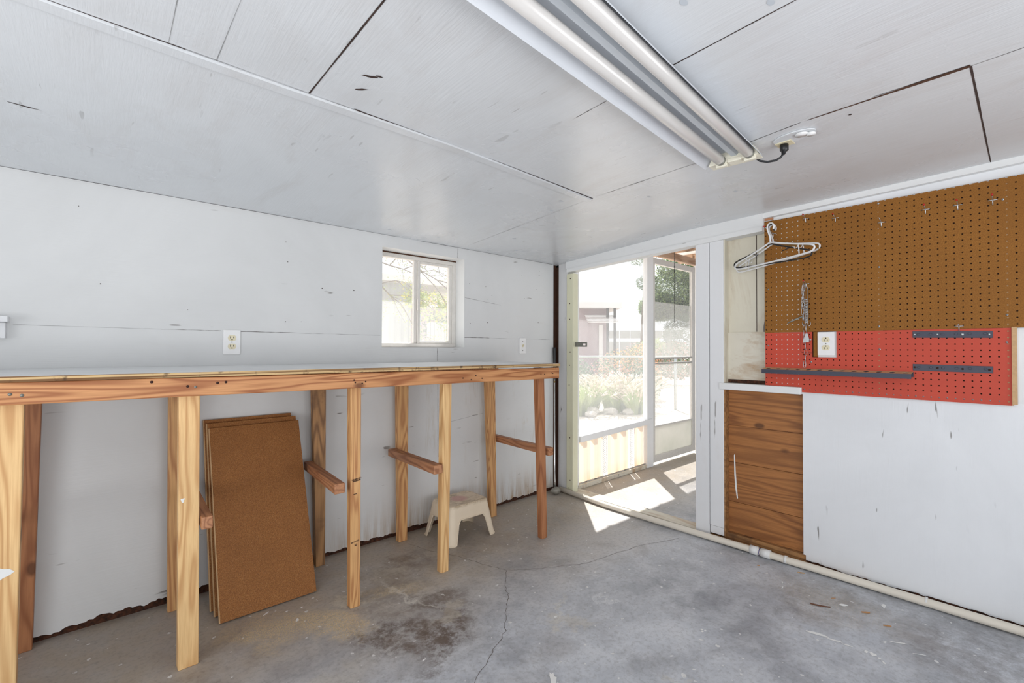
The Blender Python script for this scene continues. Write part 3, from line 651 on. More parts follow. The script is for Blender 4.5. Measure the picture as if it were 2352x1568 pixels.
# ------------------------------------------------------------------ step stool
S = thing('step_stool', 'dirty cream plastic step stool on the floor under the bench', 'stool', (1.62, 2.255, 0))
def stool():
    cx, cy = 1.612, 2.255; H = .208
    R = lambda hx, hy, z, r: [(cx+sx*(hx-r)+r*cos(a), cy+sy*(hy-r)+r*sin(a), z) for sx, sy, a0 in ((1, 1, 0), (-1, 1, 90), (-1, -1, 180), (1, -1, 270)) for a in [radians(a0+q*90/5) for q in range(6)]]
    mb = MB(); hx0, hy0, hx1, hy1 = .168, .140, .135, .105
    rings = [R(hx1-.02, hy1-.02, H+.001, .03), R(hx1-.006, hy1-.006, H, .03), R(hx1, hy1, H-.006, .03)]
    n = 24
    # arch-cut skirt: columns sampled around the perimeter
    def per(t):  # t in 0..1 round the rounded rectangle -> (x,y) unit offsets for given half sizes
        return t
    top = rings[2]
    for a, b in ((rings[0], rings[1]), (rings[1], rings[2])):
        mb.add(a+b, [(i, (i+1) % n, n+(i+1) % n, n+i) for i in range(n)], 0, True)
    mb.add(rings[0], [tuple(range(n))], 0, True)
    # dense perimeter
    def rect(hx, hy, r, K):
        pts = []
        base = R(hx, hy, 0, r)
        segs = []
        for i in range(n):
            p, q = Vector(base[i][:2]), Vector(base[(i+1) % n][:2]); k = K if (i % 6) == 5 else 1
            for j in range(k): pts.append((p.lerp(q, j/k), i % 6 == 5, j/k, i//6))
        return pts
    K = 20; T = rect(hx1, hy1, .03, K); Bt = rect(hx0, hy0, .034, K); N = len(T)
    def low(side, f, longs):   # height of the arch at fraction f of the straight side
        w = .88 if longs else .84; a = abs(f-.5)*2
        if a > w: return 0.
        k = min(1, (w-a)/.22); return (.128 if longs else .128)*(1-(1-k)**2.4)**.5
    lows = [low(T[i][3], T[i][2], T[i][3] in (0, 2)) if T[i][1] else 0. for i in range(N)]
    for th in (0, 1):
        s_ = -.0035*th; vs = []; M_ = 5
        for i in range(N):
            pt, pb = T[i][0], Bt[i][0]; cen = Vector((cx, cy))
            for j in range(M_+1):
                z = (H-.006)+(lows[i]-(H-.006))*j/M_; f = 1-z/(H-.006); p = pt.lerp(pb, f); p = p+(p-cen).normalized()*s_
                vs.append((p.x, p.y, z))
        fs = [(i*(M_+1)+j, i*(M_+1)+j+1, ((i+1) % N)*(M_+1)+j+1, ((i+1) % N)*(M_+1)+j) for i in range(N) for j in range(M_)]
        if th: fs = [tuple(reversed(f)) for f in fs]
        mb.add(vs, fs, 0, True)
    mb.build('body', m_stool, S)
    pts = []
    for i in range(N):
        pt, pb = T[i][0], Bt[i][0]; z = lows[i]+.0045; f = 1-z/(H-.006); p = pt.lerp(pb, f); pts.append((p.x, p.y, z))
    MB().tube(pts, .0042, 6, closed=True).build('rim', m_stool, S)
stool()
pp = tag(MB().tube([(1.80, 2.425, 0), (1.80, 2.425, .075)], .022, 16).build('pipe_stub', m_pvc), 'short cream pipe stub on the floor behind the stool', 'pipe')

# ------------------------------------------------------------------ golf club in the corner
G = thing('golf_club', 'old golf club standing in the corner beyond the bench end', 'golf club', (2.575, 2.375, 0))
m = MB(); vs = []; N1, N2 = 14, 8
for i in range(N1):
    for j in range(N2+1):
        u_ = 2*pi*i/N1; v_ = -pi/2+pi*j/N2
        x = .052*cos(v_)*cos(u_); y = .032*cos(v_)*sin(u_); z = .028*sin(v_)
        if x < 0: y *= 1-.35*(-x/.052); z *= 1-.3*(-x/.052)
        vs.append((2.575+x*.75-y*.6, 2.375-x*.35-y*.8, .030+z))
m.add(vs, [(i*(N2+1)+j, ((i+1) % N1)*(N2+1)+j, ((i+1) % N1)*(N2+1)+j+1, i*(N2+1)+j+1) for i in range(N1) for j in range(N2)], 0, True)
m.build('club_head', m_clubhead, G)
a, b = Vector((2.585, 2.392, .05)), Vector((2.632, 2.442, 1.105))
MB().tube([a, a.lerp(b, .04), a.lerp(b, .1), a.lerp(b, .78)], [.009, .0065, .0045, .0055], 10).build('shaft', m_chrome, G)
MB().tube([a.lerp(b, .775), a.lerp(b, .8), a.lerp(b, .99), b], [.008, .0095, .0125, .012], 12).build('grip', m_black, G)
MB().tube([a.lerp(b, .745), a.lerp(b, .757)], .0062, 10).build('band', m_gold, G)

# ------------------------------------------------------------------ PVC pipe along the right wall
P_ = thing('pvc_pipe', 'cream PVC pipe running along the foot of the right wall', 'pipe', (2.63, .5, 0))
pts = [(2.655, 2.40, .021), (2.622, 1.95, .02), (2.620, 1.6, .02), (2.632, 1.0, .021), (2.645, .5, .021), (2.652, 0, .021), (2.66, -1.45, .021)]
MB().tube(pts, .0175, 14).build('pipe_run', m_pvc, P_)
for ya, yb, r_ in ((1.005, .965, .0225), (.95, .905, .0225), (.84, .828, .020), (.30, .292, .0195)):
    MB().tube([(2.632+(1-ya)*.026, ya, .022), (2.632+(1-yb)*.026, yb, .022)], r_, 16).build('coupling', m_pvcw, P_)
MB().tube([(2.633, .9585, .022), (2.633, .9555, .022)], .0185, 14).build('ink_ring', m_blue, P_)

# ------------------------------------------------------------------ pegboards with real holes
PIT = .0254; Y0 = .939; HR = .0032
def cell(mb, yc, zc, ya, yb, za, zb_, x0, x1, r=HR):
    # front square ring around an octagonal hole + hole wall ; board faces -x
    sq = [(yb, zc), (yb, zb_), (yc, zb_), (ya, zb_), (ya, zc), (ya, za), (yc, za), (yb, za)]
    oc = [(yc+r*cos(k*pi/4), zc+r*sin(k*pi/4)) for k in range(8)]
    vs = [(x0, a, b) for a, b in sq]+[(x0, a, b) for a, b in oc]+[(x1, a, b) for a, b in oc]
    fs = [(k, 8+k, 8+(k+1) % 8, (k+1) % 8) for k in range(8)]+[(8+k, 16+k, 16+(k+1) % 8, 8+(k+1) % 8) for k in range(8)]
    mb.add(vs, fs)
def pegboard(ktop_rows, ks, zrow0, dirn, z_lo, z_hi, yl, yr, skip=None):
    mb = MB(); x0, x1 = E, E+.003
    for k in ks:
        yc = Y0-PIT*k; yb = yl if k == ks[0] else yc+PIT/2; ya = yr if k == ks[-1] else yc-PIT/2
        for j in ktop_rows:
            zc = zrow0+PIT*j*dirn; za, zb_ = zc-PIT/2, zc+PIT/2
            if skip and skip(k, j): continue
            if zb_ > z_hi-.003: zb_ = z_hi
            if za < z_lo+.003: za = z_lo
            cell(mb, yc, zc, ya, yb, za, zb_, x0, x1)
    return mb
ks = list(range(0, 62))
mb = pegboard(range(0, 23), ks, 1.202, 1, 1.1875, 9, .9465, Y0-PIT*61.5)
zt0 = 1.202+PIT*22.5; zt1 = 1.202+PIT*23+.001
for k in ks:   # crenellated top edge: the board is cut through its last row of holes
    yc = Y0-PIT*k; r = HR*1.1; yl_ = .9465 if k == 0 else yc+PIT/2
    mb.quad((E, yl_, zt0), (E, yc+r, zt0), (E, yc+r, zt1), (E, yl_, zt1)); mb.quad((E, yc-r, zt0), (E, yc-PIT/2, zt0), (E, yc-PIT/2, zt1), (E, yc-r, zt1))
    mb.quad((E, yc+r, zt0), (E, yc-r, zt0), (E, yc-r, zt1-r*.9), (E, yc+r, zt1-r*.9))
yr_ = Y0-PIT*61.5
for (a, b) in (((.9465, 1.1875), (yr_, 1.1875)), ((yr_, 1.1875), (yr_, zt1)), ((yr_, zt1), (.9465, zt1)), ((.9465, zt1), (.9465, 1.1875))):
    mb.quad((E, *a), (E+.003, *a), (E+.003, *b), (E, *b))
pb = tag(mb.build('pegboard', m_peg), 'large brown perforated hardboard pegboard on the right wall', 'pegboard')
zr0 = 1.174; zlo = zr0-11.6*PIT
mb = pegboard(range(0, 12), list(range(0, 36)), zr0, -1, zlo, 1.1868, .944, Y0-PIT*35.35, lambda k, j: 9 <= k <= 12 and j <= 4)
yr_ = Y0-PIT*35.35
for (a, b) in (((.944, zlo), (yr_, zlo)), ((yr_, zlo), (yr_, 1.1868)), ((yr_, 1.1868), (.944, 1.1868)), ((.944, 1.1868), (.944, zlo))):
    mb.quad((E, *a), (E+.003, *a), (E+.003, *b), (E, *b))
rb = tag(mb.build('pegboard', m_red), 'red painted perforated pegboard mounted below the brown one', 'pegboard')
# patched piece outline and notch edge
m = MB()
for (a, b) in (((.775, 1.186), (.775, 1.088)), ((.775, 1.088), (.768, 1.081)), ((.768, 1.081), (.724, 1.081))):
    a = Vector((0, *a)); b = Vector((0, *b)); t = (b-a).normalized(); s_ = Vector((0, -t.z, t.y))*.0008
    m.quad(*[tuple(Vector((E-.0003, 0, 0))+q) for q in (a-s_, b-s_, b+s_, a+s_)])
m.build('patch_outline', m_seam, rb)
MB().box(E+.0005, E+.0055, .701, .719, 1.062, 1.186).build('notch_edge', m_peg, rb, label='raw brown edge of the outlet cut-out')
# battens behind the boards
MB().box(E+.0034, E+.0115, Y0-PIT*19-.014, Y0-PIT*19+.014, .906, 1.78).build('furring_strip', m_pedge, wr)
MB().box(E+.0034, E+.0115, Y0-PIT*35-.014, Y0-PIT*35+.014, .88, 1.78).build('furring_strip', m_pedge, wr)
MB().box(E+.0055, E+.0115, .902, .945, .906, 1.79).build('furring_strip', m_darkwood, wr)
MB().box(E+.0032, E+.0115, .772, .901, .906, 1.78).build('white_backing', m_splat, wr)
MB().box(E+.010, E+.0115, -.6, .771, 1.187, 1.783).build('dark_backing', m_darkwood, wr); MB().box(E+.010, E+.0115, .045, .771, .906, 1.187).build('dark_backing', m_darkwood, wr)
MB().box(E+.006, E+.0099, .615, .70, 1.05, 1.186).build('outlet_backing', m_splat, wr)
MB().box(2.697, 2.706, .771, .965, 1.79, 1.90).build('upper_panel', m_trimh, wr)
MB().box(E+.004, 2.70, .905, .966, 1.795, 1.826).build('block', m_rail, wr)
MB().box(2.678, 2.70, .026, .0405, .885, 1.19).build('side_batten', m_pedge, wr, label='thin brown batten at the right edge of the red board')
def screws(parent, L):
    for (y, z) in L:
        o = MB().disc((E, y, z), (-1, 0, 0), .0042, .0016, 12).build('screw', m_metal, parent); MB().disc((E-.0016, y, z), (-1, 0, 0), .0014, .0003, 6).build('screw_slot', m_slot, o)
screws(pb, [(.927, 1.42), (.455, 1.785-.01), (.454, 1.48), (.456, 1.206), (.052, 1.239), (.06, 1.70)])
screws(rb, [(.928, 1.118), (.732, 1.148), (.729, 1.035), (.454, 1.10), (.053, 1.13)])

# ------------------------------------------------------------------ peg hooks
def hook(y, z, label, tip=True, ln=.045, rise=.012):
    T = thing('peg_hook', label, 'hook', (E, y, z), 'wire hooks on the pegboard')
    m = MB(); x = E-.0045
    m.tube([(E+.004, y+.0127, z), (x, y+.0127, z), (x, y+.006, z), (x, y-.006, z), (x, y-.0127, z), (E+.004, y-.0127, z)], .0016, 8)
    m.tube([(E-.002, y, z-.020), (x-.002, y, z-.017), (x-.003, y, z-.004), (x-.004, y, z+.0005), (x-.012, y, z+.003), (x-ln, y, z+rise)], .0018, 8)
    m.build('wire', m_metal, T)
    if tip: MB().tube([(x-ln+.006, y, z+rise-.0015), (x-ln-.004, y, z+rise+.001)], .0032, 8).build('tip', m_tip, T)
    return T
hook(.7485, 1.765, 'peg hook with red tip, leftmost of the row near the top')
hook(.6215, 1.741, 'peg hook with red tip, second from the left near the top')
hook(.4437, 1.684, 'peg hook without a red tip, lowest in the top row', False)
hook(.2913, 1.710, 'peg hook with red tip, third from the right in the top row')
hook(.1897, 1.706, 'peg hook with red tip, second from the right in the top row')
hook(.0881, 1.703, 'peg hook with red tip, rightmost on the brown pegboard')
hook(.1897, 1.198, 'peg hook straddling the joint just above the upper dark rail', False, .03, .008)
hook(.9009, 1.715, 'peg hook with red tip carrying the coat hangers', True, .125, .016)
hook(.7485, 1.432, 'peg hook with red tip holding the chain and spring')

# ------------------------------------------------------------------ coat hangers
def hanger(label, x, y, ztop, ang, mat, wide, r, tilt, kind, hookmat=None):
    """local: u along the arms (positive towards the door), v up; hook rests on the prong"""
    T = thing('coat_hanger', label, 'coat hanger', (x, y, ztop), 'coat hangers on one hook')
    d = Vector((cos(ang), sin(ang), 0)); O_ = Vector((x, y, ztop))
    L = lambda u_, v_: O_+d*(u_*cos(tilt)-v_*sin(tilt))+Vector((0, 0, u_*sin(tilt)+v_*cos(tilt)))
    hk = [L(-.020, -.030), L(-.024, -.018), L(-.018, -.002), L(-.004, .005), L(.012, .002), L(.019, -.012), L(.016, -.03), L(.005, -.055), L(0, -.075), L(0, -.092)]
    def smooth(P, closed, it=2):
        for _ in range(it):
            Q = []; n = len(P)
            for i in range(n if closed else n-1):
                a, b = P[i], P[(i+1) % n]; Q += [a.lerp(b, .25), a.lerp(b, .75)]
            P = Q if closed else [P[0]]+Q+[P[-1]]
        return P
    MB().tube(smooth(hk, False), r, 8).build('hook', hookmat or mat, T)
    nz = -.092; hw = wide/2
    body = [L(0, nz), L(.05, nz-.018), L(hw*.6, nz-.046), L(hw*.93, nz-.066), L(hw, nz-.078), L(hw-.002, nz-.092), L(hw-.02, nz-.102),
            L(hw*.5, nz-.104), L(0, nz-.105), L(-hw*.5, nz-.104), L(-hw+.02, nz-.102), L(-hw+.002, nz-.092), L(-hw, nz-.078), L(-hw*.93, nz-.066), L(-hw*.6, nz-.046), L(-.05, nz-.018)]
    MB().tube(smooth(body, True), r, 8, closed=True).build('frame', mat, T)
    if kind == 'tubular':
        for sg in (1, -1):
            MB().tube([L(sg*hw*.66, nz-.052), L(sg*hw*.665, nz-.075), L(sg*hw*.67, nz-.103)], r*.6, 6).build('strut', mat, T)
            MB().tube([L(sg*hw*.66, nz-.052), L(sg*hw*.62, nz-.066), L(sg*hw*.57, nz-.066), L(sg*hw*.56, nz-.056)], r*.5, 6).build('strap_hook', mat, T)
    if kind == 'skirt':
        for sg in (1, -1): MB().tube([L(sg*hw*.5, nz-.04), L(sg*hw*.32, nz-.05), L(sg*hw*.31, nz-.044)], r*.6, 6).build('strap_hook', mat, T)
A0 = math.atan2(.91, .415)
hanger('white tubular plastic coat hanger, in front of the others', 2.568, .878, 1.742, A0-.03, m_whitep, .50, .0044, -.02, 'tubular')
hanger('white plastic coat hanger hanging a little higher at its right end', 2.616, .886, 1.742, A0+.06, m_whitep, .485, .004, -.085, 'tubular')
hanger('slim black plastic coat hanger among the white ones', 2.588, .882, 1.739, A0+.03, m_black, .47, .0036, .045, 'skirt')
hanger('thin brass coloured wire coat hanger, rearmost of the bunch', 2.628, .888, 1.741, A0+.0, m_gold, .51, .0014, -.04, 'wire')

# ------------------------------------------------------------------ chain with spring hanging on the pegboard
C = thing('door_chain', 'zinc door chain with coil spring hanging on the pegboard', 'chain', (2.665, .747, 1.43))
def link(mb, c, L_, W_, r, tw):
    c = Vector(c); s_ = Vector((sin(tw), cos(tw), 0)); pts = []
    for k in range(12):
        a = 2*pi*k/12; pts.append(c+s_*W_*cos(a)+Vector((0, 0, L_*(sin(a)*.45+(.55 if sin(a) > .1 else -.55 if sin(a) < -.1 else 0)))))
    mb.tube(pts, r, 5, closed=True)
m = MB(); z = 1.425
for i in range(14): link(m, (2.668, .752+.004*sin(i)+(0.006 if i < 6 else 0), z-i*.031), .0165, .0062, .0014, .3 if i % 2 else 1.35)
for i in range(6): link(m, (2.664, .762-abs(i-3)*.002, 1.41-i*.03), .0165, .006, .0013, .9 if i % 2 else 0)
m.build('chain', m_metal, C)
m = MB(); pts = []
for i in range(15*12+1):
    a = 2*pi*i/12; pts.append((2.66+.0085*cos(a), .742+.0085*sin(a), 1.352-.0082*i/12))
m.tube(pts, .0017, 5); m.build('spring', m_metal, C)
m = MB()
for sg in (1, -1): m.tube([(2.66, .742+sg*.006, 1.40), (2.66, .742+sg*.007, 1.30), (2.66, .742+sg*.006, 1.225), (2.66, .742+sg*.012, 1.215), (2.66, .742+sg*.018, 1.225), (2.66, .742+sg*.018, 1.237)], .0013, 6)
m.tube([(2.66, .748, 1.40), (2.66, .742, 1.43), (2.66, .736, 1.40)], .0015, 6)
m.build('draw_bar', m_metal, C)
m = MB(); m.tube([(2.66, .742, 1.225), (2.66, .742, 1.18)], .002, 6); m.box(2.656, 2.668, .731, .755, 1.134, 1.146); m.add([(2.660, .730, 1.146), (2.660, .756, 1.146), (2.660, .747, 1.178), (2.660, .737, 1.178), (2.663, .730, 1.146), (2.663, .756, 1.146), (2.663, .747, 1.178), (2.663, .737, 1.178)], [(0, 1, 2, 3), (7, 6, 5, 4), (0, 4, 5, 1), (1, 5, 6, 2), (2, 6, 7, 3), (3, 7, 4, 0)])
m.build('bracket', m_metal, C)
MB().tube([(2.655, .758, 1.265), (2.645, .80, 1.245), (2.640, .823, 1.232)], [.004, .004, .0028], 8).build('rod', m_galv, C)

# ------------------------------------------------------------------ tool rail and two bars on the red board
R_ = thing('tool_rail', 'long slate blue metal rail with a row of holes on the red pegboard', 'tool rack', (2.665, .64, .985))
xa, xb, ya, yb = 2.624, E-.0005, .336, .942
m = MB(); n = 13; w_ = (yb-ya)/n
for k in range(n):
    yc = ya+w_*(k+.5); r = .0085; z = 1.0015
    sq = []; oc = []
    for q in range(8):
        a = q*pi/4; oc.append((xa+(xb-xa)*.5+.019*cos(a), yc+r*1.3*sin(a)))
    hx, hy = (xb-xa)/2, w_/2
    sqo = [(hx, 0), (hx, hy), (0, hy), (-hx, hy), (-hx, 0), (-hx, -hy), (0, -hy), (hx, -hy)]
    zz = lambda a: z-(xb-a)*.13
    vs = [((xa+xb)/2+a, yc+b, zz((xa+xb)/2+a)) for a, b in sqo]+[(a, b, zz(a)) for a, b in oc]+[(a, b, zz(a)-.0015) for a, b in oc]
    m.add(vs, [(q, (q+1) % 8, 8+(q+1) % 8, 8+q) for q in range(8)]+[(8+q, 8+(q+1) % 8, 16+(q+1) % 8, 16+q) for q in range(8)], 1)
m.box(xa, xa+.0015, ya, yb, .972, .9934); m.box(xb-.0012, xb, ya, yb, .978, 1.0014)
m.build('channel', [m_slate, m_pedge], R_)
for nm, z0, z1, mm, lab in (('tool_bar', 1.152, 1.180, m_metal, 'flat slate blue bar with bright screws on the red board'), ('tool_bar', 1.008, 1.036, m_rust, 'flat slate blue bar with rusty screws, the lower one')):
    yA, yB = .338, .092; dz = -.004 if z0 > 1.1 else -.003
    T = thing(nm, lab, 'tool rack', (E, .215, z0), 'slate bars on the red pegboard')
    MB().hexa([(E-.003, yB, z0+dz), (E-.0003, yB, z0+dz), (E-.0003, yA, z0), (E-.003, yA, z0), (E-.003, yB, z1+dz), (E-.0003, yB, z1+dz), (E-.0003, yA, z1), (E-.003, yA, z1)]).build('bar', m_slate, T, .0006)
    for i, y in enumerate((.331, .257, .180, .102)): MB().disc((E-.003, y, (z0+z1)/2-(.331-y)*.015), (-1, 0, 0), .0055 if (i == 2 and z0 > 1.1) else .004, .002, 12).build('screw', mm, T)
    for y in (.318, .278, .240, .198, .158, .113): MB().box(E-.0075, E-.003, y-.0045, y+.0045, (z0+z1)/2-.004, (z0+z1)/2+.004).build('lug', m_slate, T, .001)

# ------------------------------------------------------------------ outlets and switch
def outlet(T, c, ux, n_, w_=.070, h_=.114, flip=False):
    """c centre of plate on the wall, ux in-plane horizontal unit, n_ outward"""
    c = Vector(c); ux = Vector(ux); n_ = Vector(n_); uz = Vector((0, 0, 1)); Mx = Matrix((ux, uz, n_)).transposed()
    m = MB(); rot_box(m, c+n_*.0025, w_/2, h_/2, .0025, Mx); m.build('cover_plate', m_whitep, T, .002)
    for sg in (1, -1):
        cc = c+uz*.0195*sg+n_*.005; m = MB(); r = .0165; pts = []
        for k in range(24):
            a = 2*pi*k/24; pts.append(cc+ux*r*cos(a)+uz*max(-.0125, min(.0125, r*sin(a))))
        vs = pts+[p+n_*.002 for p in pts]; m.add(vs, [(k, (k+1) % 24, 24+(k+1) % 24, 24+k) for k in range(24)]+[tuple(range(24, 48))])
        f = m.build('socket', m_almond, T)
        g = 1 if flip else -1; q = cc+n_*.0021
        m = MB(); rot_box(m, q-ux*.0065-uz*.003*g, .0012, .0048, .0004, Mx); rot_box(m, q+ux*.0065-uz*.003*g, .0012, .004, .0004, Mx); m.disc(q+uz*.0075*g, n_, .0028, .0005, 10)
        m.build('slots', m_slot, f)
    MB().disc(c+n_*.005, n_, .0025, .001, 8).build('screw', m_galv, T)
T = thing('power_outlet', 'white double power outlet on the wall above the workbench', 'power outlet', (.463, D, 1.124)); outlet(T, (.463, D-.001, 1.124), (1, 0, 0), (0, -1, 0))
T = thing('power_outlet', 'white double power outlet set in the red pegboard', 'power outlet', (E, .664, 1.127)); outlet(T, (E-.001, .664, 1.127), (0, -1, 0), (-1, 0, 0), .072, .116, True)
T = thing('light_switch', 'white toggle light switch between the window and the corner', 'light switch', (2.309, D, 1.116))
MB().box(2.276, 2.342, D-.006, D-.001, 1.059, 1.173).build('cover_plate', m_whitep, T, .002)
MB().hexa([(2.304, D-.016, 1.120), (2.314, D-.016, 1.120), (2.314, D-.006, 1.106), (2.304, D-.006, 1.106), (2.304, D-.018, 1.127), (2.314, D-.018, 1.127), (2.314, D-.006, 1.124), (2.304, D-.006, 1.124)]).build('toggle', m_almond, T, .001)
for z in (1.150, 1.082): MB().disc((2.309, D-.006, z), (0, -1, 0), .003, .001, 8).build('screw', m_rust, T)

# ------------------------------------------------------------------ fluorescent shop light, ceiling outlet, cord
F_ = thing('fluorescent_fixture', 'two tube fluorescent shop light hanging under the ceiling', 'ceiling light', (1.13, .72, 1.8))
ang = math.atan2(.811-.724, 1.756-.569)
fc = Vector((1.742, .716, 0)); fd = Vector((-cos(ang), -sin(ang), 0)); fs_ = Vector((-sin(ang), cos(ang), 0))   # fs_ towards the bench
def FX(s_, t, z): return fc+fd*s_+fs_*t+Vector((0, 0, z))
LEN = 1.30
def sheet(name, prof, mat, s0=0, s1=LEN, th=.001, parent=F_, **k):
    m = MB()
    for (a, b) in zip(prof, prof[1:]):
        t0, z0 = a; t1, z1 = b
        m.hexa([FX(s0, t0, z0), FX(s1, t0, z0), FX(s1, t1, z1), FX(s0, t1, z1), FX(s0, t0, z0+th), FX(s1, t0, z0+th), FX(s1, t1, z1+th), FX(s0, t1, z1+th)])
    return m.build(name, mat, parent, **k)
sheet('reflector_wing', [(.020, 1.828), (.070, 1.822), (.102, 1.792), (.105, 1.787)], m_enamel, label='white reflector side on the bench side')
sheet('reflector_wing', [(-.028, 1.828), (-.066, 1.822), (-.091, 1.793), (-.093, 1.787)], m_enamel, label='white reflector side towards the pegboard')
sheet('ballast_channel', [(.018, 1.822), (.004, 1.806), (-.014, 1.806), (-.028, 1.822), (-.028, 1.832), (.018, 1.832), (.018, 1.822)], m_channel, label='grey centre channel between the tubes')
for t in (.042, -.056):
    m = MB(); m.tube([FX(.030, t, 1.800), FX(.036, t, 1.800), FX(LEN, t, 1.800)], [.016, .0185, .0185], 24); o = m.build('fluorescent_tube', m_tube, F_)
    MB().tube([FX(.016, t, 1.800), FX(.030, t, 1.800)], .0175, 20).build('tube_collar', m_galv, o)
m = MB()
m.hexa([FX(-.034, -.088, 1.790), FX(.018, -.088, 1.790), FX(.018, .088, 1.790), FX(-.034, .088, 1.790), FX(-.034, -.07, 1.828), FX(.018, -.07, 1.828), FX(.018, .07, 1.828), FX(-.034, .07, 1.828)])
cap_ = m.build('end_plate', m_cap, F_, .002, 'cream end plate')
m = MB(); m.hexa([FX(-.02, -.030, 1.786), FX(.022, -.030, 1.786), FX(.022, .018, 1.786), FX(-.02, .018, 1.786), FX(-.02, -.030, 1.80), FX(.022, -.030, 1.80), FX(.022, .018, 1.80), FX(-.02, .018, 1.80)]); m.build('socket_block', m_cap, cap_, .003)
for t in (.042, -.056): MB().hexa([FX(.002, t-.020, 1.778), FX(.017, t-.020, 1.778), FX(.017, t+.020, 1.778), FX(.002, t+.020, 1.778), FX(.002, t-.020, 1.80), FX(.017, t-.020, 1.80), FX(.017, t+.020, 1.80), FX(.002, t+.020, 1.80)]).build('lampholder', m_cap, cap_, .003)
for t in (.004, -.040): MB().disc(FX(-.006, t, 1.7899), (0, 0, -1), .003, .0006, 8).build('screw_hole', m_slot, cap_)
for s_ in (.25, 1.05):
    m = MB(); m.hexa([FX(s_, -.02, 1.826), FX(s_+.03, -.02, 1.826), FX(s_+.03, .02, 1.826), FX(s_, .02, 1.826), FX(s_, -.02, 1.842), FX(s_+.03, -.02, 1.842), FX(s_+.03, .02, 1.842), FX(s_, .02, 1.842)])
    m.build('mounting_bracket', m_channel, F_)
MB().tube([FX(-.03, -.06, 1.80), (1.792, .645, 1.786), (1.805, .625, 1.780), (1.815, .600, 1.781), (1.821, .585, 1.790), (1.822, .578, 1.802)], .0038, 8).build('power_cord', m_cable, F_, label='black power cord')
MB().tube([(1.822, .578, 1.798), (1.823, .577, 1.808), (1.824, .576, 1.812), (1.824, .576, 1.832)], [.006, .008, .014, .014], 12).build('plug', m_black, F_, label='black plug in the ceiling outlet')
CO = thing('ceiling_outlet', 'round white outlet cover on the ceiling beside the light fixture', 'power outlet', (1.80, .545, 1.842))
zc = ceilz(.54)
m = MB(); m.add([], [])
pts = []
for k in range(24):
    a = 2*pi*k/24; y_ = .535+.066*sin(a); pts.append((1.795+.040*cos(a)+.0*sin(a), y_, ceilz(y_)-.0006))
m.add(pts+[(p[0], p[1], p[2]-.004) for p in pts], [(k, (k+1) % 24, 24+(k+1) % 24, 24+k) for k in range(24)]+[tuple(reversed(range(24, 48)))])
m.build('cover', m_ceil, CO)
MB().tube([(1.786, .51, zc-.005), (1.786, .51, zc-.009)], .020, 20).build('blank_face', m_whitep, CO); MB().tube([(1.80, .485, zc-.005), (1.80, .485, zc-.012)], .014, 14).build('knob', m_whitep, CO)
MB().box(1.803, 1.845, .548, .600, zc-.008, zc-.005).build('socket_plate', m_almond, CO)

# ------------------------------------------------------------------ strike plate on the jamb
o = MB().box(2.698, 2.7005, 2.176, 2.30, 1.110, 1.146)
SP = thing('latch_plate', 'dull metal latch plate sticking out of the yellow door jamb', 'latch', (2.70, 2.24, 1.128))
m = MB(); m.box(2.698, 2.7005, 2.215, 2.293, 1.110, 1.146); m.box(2.698, 2.7005, 2.176, 2.190, 1.110, 1.146); m.box(2.698, 2.7005, 2.190, 2.215, 1.110, 1.121); m.box(2.698, 2.7005, 2.190, 2.215, 1.135, 1.146); m.build('plate', m_galv, SP)

# ------------------------------------------------------------------ screened porch beyond the doorway
pw = thing('wall_porch', 'white screened porch wall with a low fibreglass panel', 'wall', (3.3, 2.36, 0)); pw['kind'] = 'structure'
yp = 2.335
m = MB(); m.box(2.80, 3.767, yp+.002, yp+.09, 0, .032); m.build('curb', m_peel, pw, .003)
MB().box(2.815, 3.88, yp+.02, yp+.028, .032, .042).build('track', m_alu, pw)
MB().box(2.738, 2.812, yp+.01, yp+.05, .0, 1.96).build('corner_post', m_frame, pw, .003)
MB().box(3.768, 3.874, yp, yp+.045, .0, 1.98).build('door_post', m_frame, pw, .003)
MB().hexa([(2.8125, yp-.006, .363), (3.84, yp-.006, .402), (3.84, yp-.0005, .402), (2.8125, yp-.0005, .363), (2.8125, yp-.006, .412), (3.84, yp-.006, .449), (3.84, yp-.0005, .449), (2.8125, yp-.0005, .412)]).hexa([(2.8125, yp-.0004, .363), (3.767, yp-.0004, .40), (3.767, yp+.05, .40), (2.8125, yp+.05, .363), (2.8125, yp-.0004, .412), (3.767, yp-.0004, .447), (3.767, yp+.05, .447), (2.8125, yp+.05, .412)]).build('sill_rail', m_frame, pw, .003)
for (a, b) in ((2.815, 3.139), (3.193, 3.524), (3.585, 3.765)):
    m = MB(); n = int((b-a)/.0045)
    for i in range(n):
        x0 = a+(b-a)*i/n; x1 = a+(b-a)*(i+1)/n
        f = lambda x: yp+.03+.010*max(-1, min(1, 1.8*sin((x-2.8)*2*pi/.135)))
        m.quad((x0, f(x0), .036), (x1, f(x1), .036), (x1, f(x1), .42), (x0, f(x0), .42))
    m.build('fibreglass_panel', m_frp, pw, label='peach translucent corrugated panel')
for (a, b) in ((3.139, 3.193), (3.524, 3.585)):
    m = MB(); w_ = b-a; z = .03
    while z < .42:
        for sg in (1, -1):
            za, zb_ = (z, z+.055) if sg > 0 else (z+.055, z)
            m.tube([(a, yp+.028+sg*.002, za), (b, yp+.028+sg*.002, zb_)], .0022, 4)
        z += .0165
    m.build('lath_strip', m_strapw, pw, label='white diamond lath strip')
MB().box(2.815, 3.765, yp+.030, yp+.032, .45, 1.97).build('haze_pane', m_glass, pw)  # pane added to wash the outside view with imitated glare
MB().box(2.8, 6.5, yp-.0, yp+.06, 1.985, 2.05).build('top_beam', m_porchwood, pw, .003)
